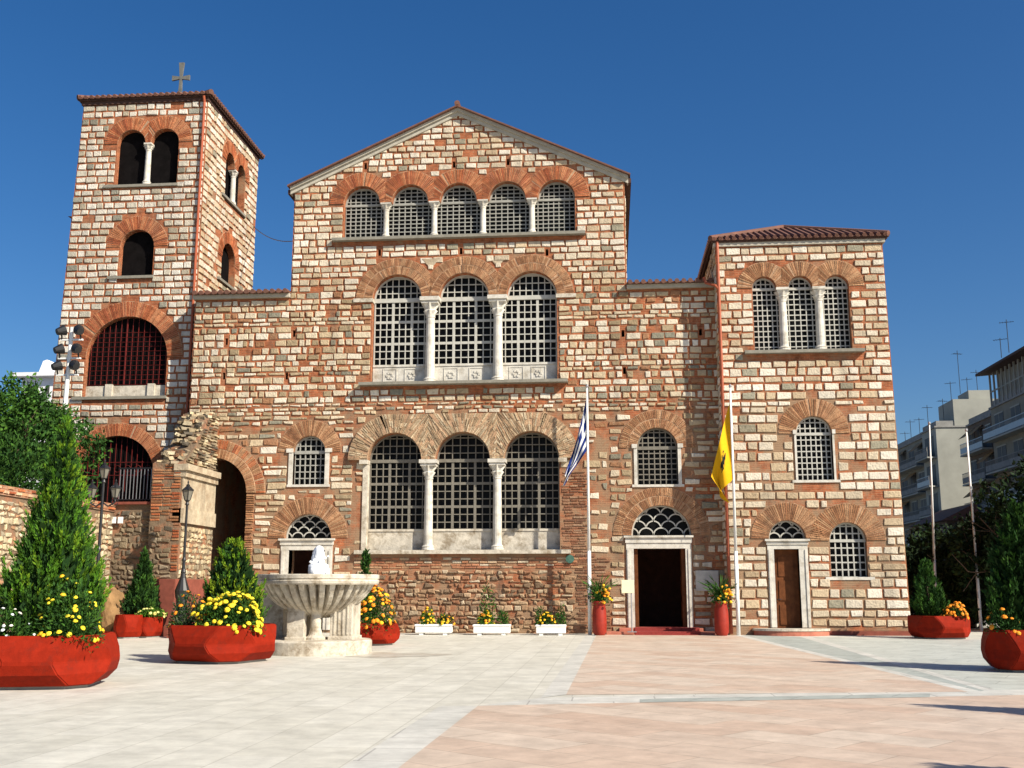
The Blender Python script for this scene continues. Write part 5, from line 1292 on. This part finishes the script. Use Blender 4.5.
# ------------------------------------------------------------------ trees
tree('broad green tree on the terrace beside the bell tower', (WX(36, 36, 440), 34.5), 8, 2.4, 1.85, WZ(42, 438, 34.5), (G_DARK, G_DARK, G_MID, G_MID), n_cl=520, per=44, ls=.17, seed=51, z0=zter, trunk=.13, squash=(1, .8))
tree('second green tree on the terrace at the left edge', (WX(-22, 36, 440), 33.5), 8, 2.2, 2.1, WZ(0, 446, 33.5), (G_DARK, G_DARK, G_MID), n_cl=330, per=40, ls=.17, seed=52, z0=zter, trunk=.12)
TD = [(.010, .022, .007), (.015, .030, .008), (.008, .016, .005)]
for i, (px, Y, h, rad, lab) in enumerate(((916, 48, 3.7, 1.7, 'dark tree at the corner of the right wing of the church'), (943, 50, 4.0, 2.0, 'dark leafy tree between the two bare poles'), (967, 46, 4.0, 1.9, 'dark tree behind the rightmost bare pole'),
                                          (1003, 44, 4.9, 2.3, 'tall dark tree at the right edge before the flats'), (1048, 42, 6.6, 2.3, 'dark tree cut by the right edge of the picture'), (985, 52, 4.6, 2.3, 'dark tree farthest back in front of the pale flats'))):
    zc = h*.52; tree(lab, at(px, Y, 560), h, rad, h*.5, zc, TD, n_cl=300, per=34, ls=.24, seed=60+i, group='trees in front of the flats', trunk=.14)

flower_bush('dense low green bush behind the coping at the left edge', (WX(12, 33, 480), 32.2, zter-.1), 2.6, 1.2, 1.9, 5200, [], cols=(G_DARK, G_DARK, G_MID), ls=.16, seed=91, cat='shrub', name='shrub')
# ------------------------------------------------------------------ buildings
wh = thing('white_house', 'small white rooftop house far behind the tree at the left', 'house', (0, 75, 0))
Y = 75.0; xa, xb = WX(22, Y, 380), WX(75, Y, 380); zt = WZ(40, 377, Y)
p = MB(); p.box((xa, Y, -.1), (xb, Y+9, zt)); p.build('wall', 'house_white', wh)
p = MB(); p.box((xa-.5, Y-.5, zt), (xb+.5, Y+9.5, zt+.28)); p.build('roof_slab', 'house_white', wh)
p = MB(); p.mesh([(xa+.6, Y+1, zt+.28), (xa+2.4, Y+1, zt+.28), (xa+2.4, Y+3, zt+.28), (xa+.6, Y+3, zt+.28), (xa+.8, Y+1.3, zt+1.5), (xa+1.1, Y+1.3, zt+1.6), (xa+1.1, Y+2.4, zt+1.6), (xa+.8, Y+2.4, zt+1.5)], [(0, 1, 2, 3), (4, 5, 6, 7), (0, 1, 5, 4), (1, 2, 6, 5), (2, 3, 7, 6), (3, 0, 4, 7)]); p.build('chimney', 'house_white', wh)
for k in range(3):
    q = MB(); u = xa+.8+k*1.1; q.box((u, Y-.03, zt-1.3), (u+.3, Y+.02, zt-.7)); q.build('window', 'shutter', wh)

def flats(label, x0, x1, y0, y1, zt, wallm, storeys, bays_, seed, balcony=True, awn=0, blank_front=True, roomy=1.0):
    """block of flats whose street side faces -X: balconies, shuttered openings, parapets"""
    rs = random.Random(seed); t = thing('apartment_building', label, 'building', (x0, y0, 0), 'flats along the right hand street')
    p = MB(); p.box((x0, y0, -.1), (x1, y1, zt)); p.build('wall', wallm, t)
    p = MB(); p.box((x0-.15, y0-.1, zt), (x1+.1, y1+.1, zt+.16)); p.box((x0+.1, y0+.1, zt+.16), (x0+.25, y1-.1, zt+.7)); p.box((x0+.26, y0+.1, zt+.16), (x1-.1, y0+.25, zt+.7)); p.build('roof_parapet', 'concrete', t)
    sh = zt/storeys; L_ = (y1-y0)/bays_
    for s in range(1, storeys):
        zf = s*sh
        for b in range(bays_):
            ya = y0+L_*(b+.5)
            kind = rs.random()
            q = MB(); wd = L_*.30*roomy; q.box((x0-.03, ya-wd, zf+.05 if kind < .7 else zf+.9), (x0+.05, ya+wd, zf+sh*.76)); wo = q.build('window', 'shutter', t)
            q = MB(); e = wd+.07; q.box((x0-.06, ya-e, zf+sh*.76), (x0+.02, ya+e, zf+sh*.80)); q.box((x0-.045, ya-.03, zf+.9), (x0+.02, ya+.03, zf+sh*.755)); q.build('frame', 'plaster_white', wo)
        if balcony:
            q = MB(); q.box((x0-.95, y0+.25, zf-.14), (x0-.001, y1-.25, zf)); bo = q.build('balcony', 'plaster_white', t)
            r_ = MB(); y = y0+.3
            while y < y1-.3: r_.box((x0-.92, y-.012, zf), (x0-.89, y+.012, zf+.95)); y += .22
            r_.box((x0-.93, y0+.28, zf+.95), (x0-.88, y1-.28, zf+1.0)); r_.box((x0-.92, y0+.28, zf+.1), (x0-.885, y1-.28, zf+.6)); r_.build('railing', 'concrete' if rs.random() < .5 else 'grey_metal', bo)
            for b in range(bays_):
                if rs.random() < awn:
                    ya = y0+L_*(b+.5); a_ = MB(); a_.mesh([(x0-.05, ya-L_*.4, zf+sh*.85), (x0-.05, ya+L_*.4, zf+sh*.85), (x0-1.0, ya+L_*.4, zf+sh*.55), (x0-1.0, ya-L_*.4, zf+sh*.55), (x0-.05, ya-L_*.4, zf+sh*.86), (x0-.05, ya+L_*.4, zf+sh*.86), (x0-1.0, ya+L_*.4, zf+sh*.56), (x0-1.0, ya-L_*.4, zf+sh*.56)], [(0, 1, 2, 3), (4, 5, 6, 7), (2, 3, 7, 6), (0, 3, 7, 4), (1, 2, 6, 5)]); a_.build('awning', 'awning', t)
    return t
XB = 33.3
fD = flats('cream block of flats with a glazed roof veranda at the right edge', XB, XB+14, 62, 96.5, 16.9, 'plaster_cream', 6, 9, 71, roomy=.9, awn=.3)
zr = 17.06; p = MB()
for k in range(9): y = 88.6+k*.97; p.box((XB+.02, y-.07, zr), (XB+.16, y+.07, zr+2.9))
p.box((XB+.03, 88.5, zr+1.3), (XB+.13, 96.4, zr+1.42)); p.box((XB+.7, 87.5, zr), (XB+12, 96.2, zr+2.88)); p.build('glazed_veranda', 'plaster_white', fD)
p = MB(); p.mesh([(XB-.9, 64, zr+2.9), (XB-.9, 97, zr+2.9), (XB+13, 97, zr+3.9), (XB+13, 64, zr+3.9), (XB-.9, 64, zr+3.1), (XB-.9, 97, zr+3.1), (XB+13, 97, zr+4.1), (XB+13, 64, zr+4.1)], [(0, 1, 2, 3), (4, 5, 6, 7), (0, 1, 5, 4), (1, 2, 6, 5), (2, 3, 7, 6), (3, 0, 4, 7)]); p.build('veranda_roof', 'eave_wood', fD)
p = MB(); p.box((XB+.5, 64, zr), (XB+12, 87.4, zr+2.88)); p.build('penthouse', 'plaster_cream', fD)
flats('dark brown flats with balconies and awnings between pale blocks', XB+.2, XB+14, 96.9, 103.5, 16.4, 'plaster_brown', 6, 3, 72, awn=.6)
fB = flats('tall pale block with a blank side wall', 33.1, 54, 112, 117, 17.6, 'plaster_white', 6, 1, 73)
p = MB(); p.box((35, 112.03, 17.5), (53, 117, 20.5)); p.box((36.8, 112.6, 20.5), (39, 116, 21.5)); p.build('roof_storey', 'plaster_white', fB)
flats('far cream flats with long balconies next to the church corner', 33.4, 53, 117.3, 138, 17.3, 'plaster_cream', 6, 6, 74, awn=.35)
lo_ = thing('low_house', 'low brown tiled house behind the dark trees', 'house', (31, 99, 0))
p = MB(); p.box((29.6, 99, -.1), (32.2, 109, 7.4)); p.build('wall', 'plaster_brown', lo_)
p = MB(); p.mesh([(29.0, 98.5, 7.4), (32.3, 98.5, 7.4), (32.3, 109.5, 7.4), (29.0, 109.5, 7.4), (32.2, 98.6, 9.0), (32.2, 109.4, 9.0)], [(0, 1, 4), (0, 4, 5, 3), (2, 3, 5), (1, 2, 5, 4), (0, 1, 2, 3)]); p.build('roof', 'roof_tile', lo_)
for k in range(3): q = MB(); q.box((29.57, 100.5+k*3, 4.6), (29.65, 101.7+k*3, 6.4)); q.build('window', 'shutter', lo_)
# rooftop aerials
def aerial(label, x, y, z, h, seed):
    rs = random.Random(seed); t = thing('aerial', label, 'antenna', (x, y, z), 'rooftop aerials on the flats')
    p = MB(); p.tube([(x, y, z), (x, y, z+h)], .032, 5); p.build('mast', 'black_iron', t)
    q = MB(); zz = z+h*.92; a = rs.uniform(-.6, .6); d = Vector((math.cos(a), math.sin(a), 0)); n_ = Vector((-d.y, d.x, 0)); c = Vector((x, y, zz))
    q.tube([c-d*.55, c+d*.55], .02, 4)
    for k in range(6): e = c+d*(-.5+k*.2); q.tube([e-n_*(.34-.03*k), e+n_*(.34-.03*k)], .013, 4)
    q.build('aerial_array', 'black_iron', t)
for i, (px, Y, zb, h, nm) in enumerate(((904, 132, 17.4, 2.6, 'far cream flats, first from the church'), (910, 127, 17.4, 3.3, 'far cream flats, second from the church'), (919, 121, 17.4, 2.6, 'far cream flats, third from the church'), (928, 118.5, 17.4, 3.6, 'far cream flats, nearest the pale block'), (944, 114, 17.7, 3.2, 'low part of the pale block'),
                                       (953, 114, 20.5, 2.2, 'pale block, left of its tall mast'), (962.5, 114, 21.4, 4.6, 'pale block, tallest mast of all'), (970, 114, 20.5, 2.6, 'pale block, right of its tall mast'), (980, 114, 20.5, 3.4, 'pale block beside the glazed veranda'), (1007, 92, 20.6, 1.7, 'cream flats at the right edge, short'), (1015, 90, 20.6, 2.8, 'cream flats at the right edge, tall'))):
    aerial('thin rooftop aerial on the '+nm, WX(px, Y, 420), Y, zb, h, 80+i)
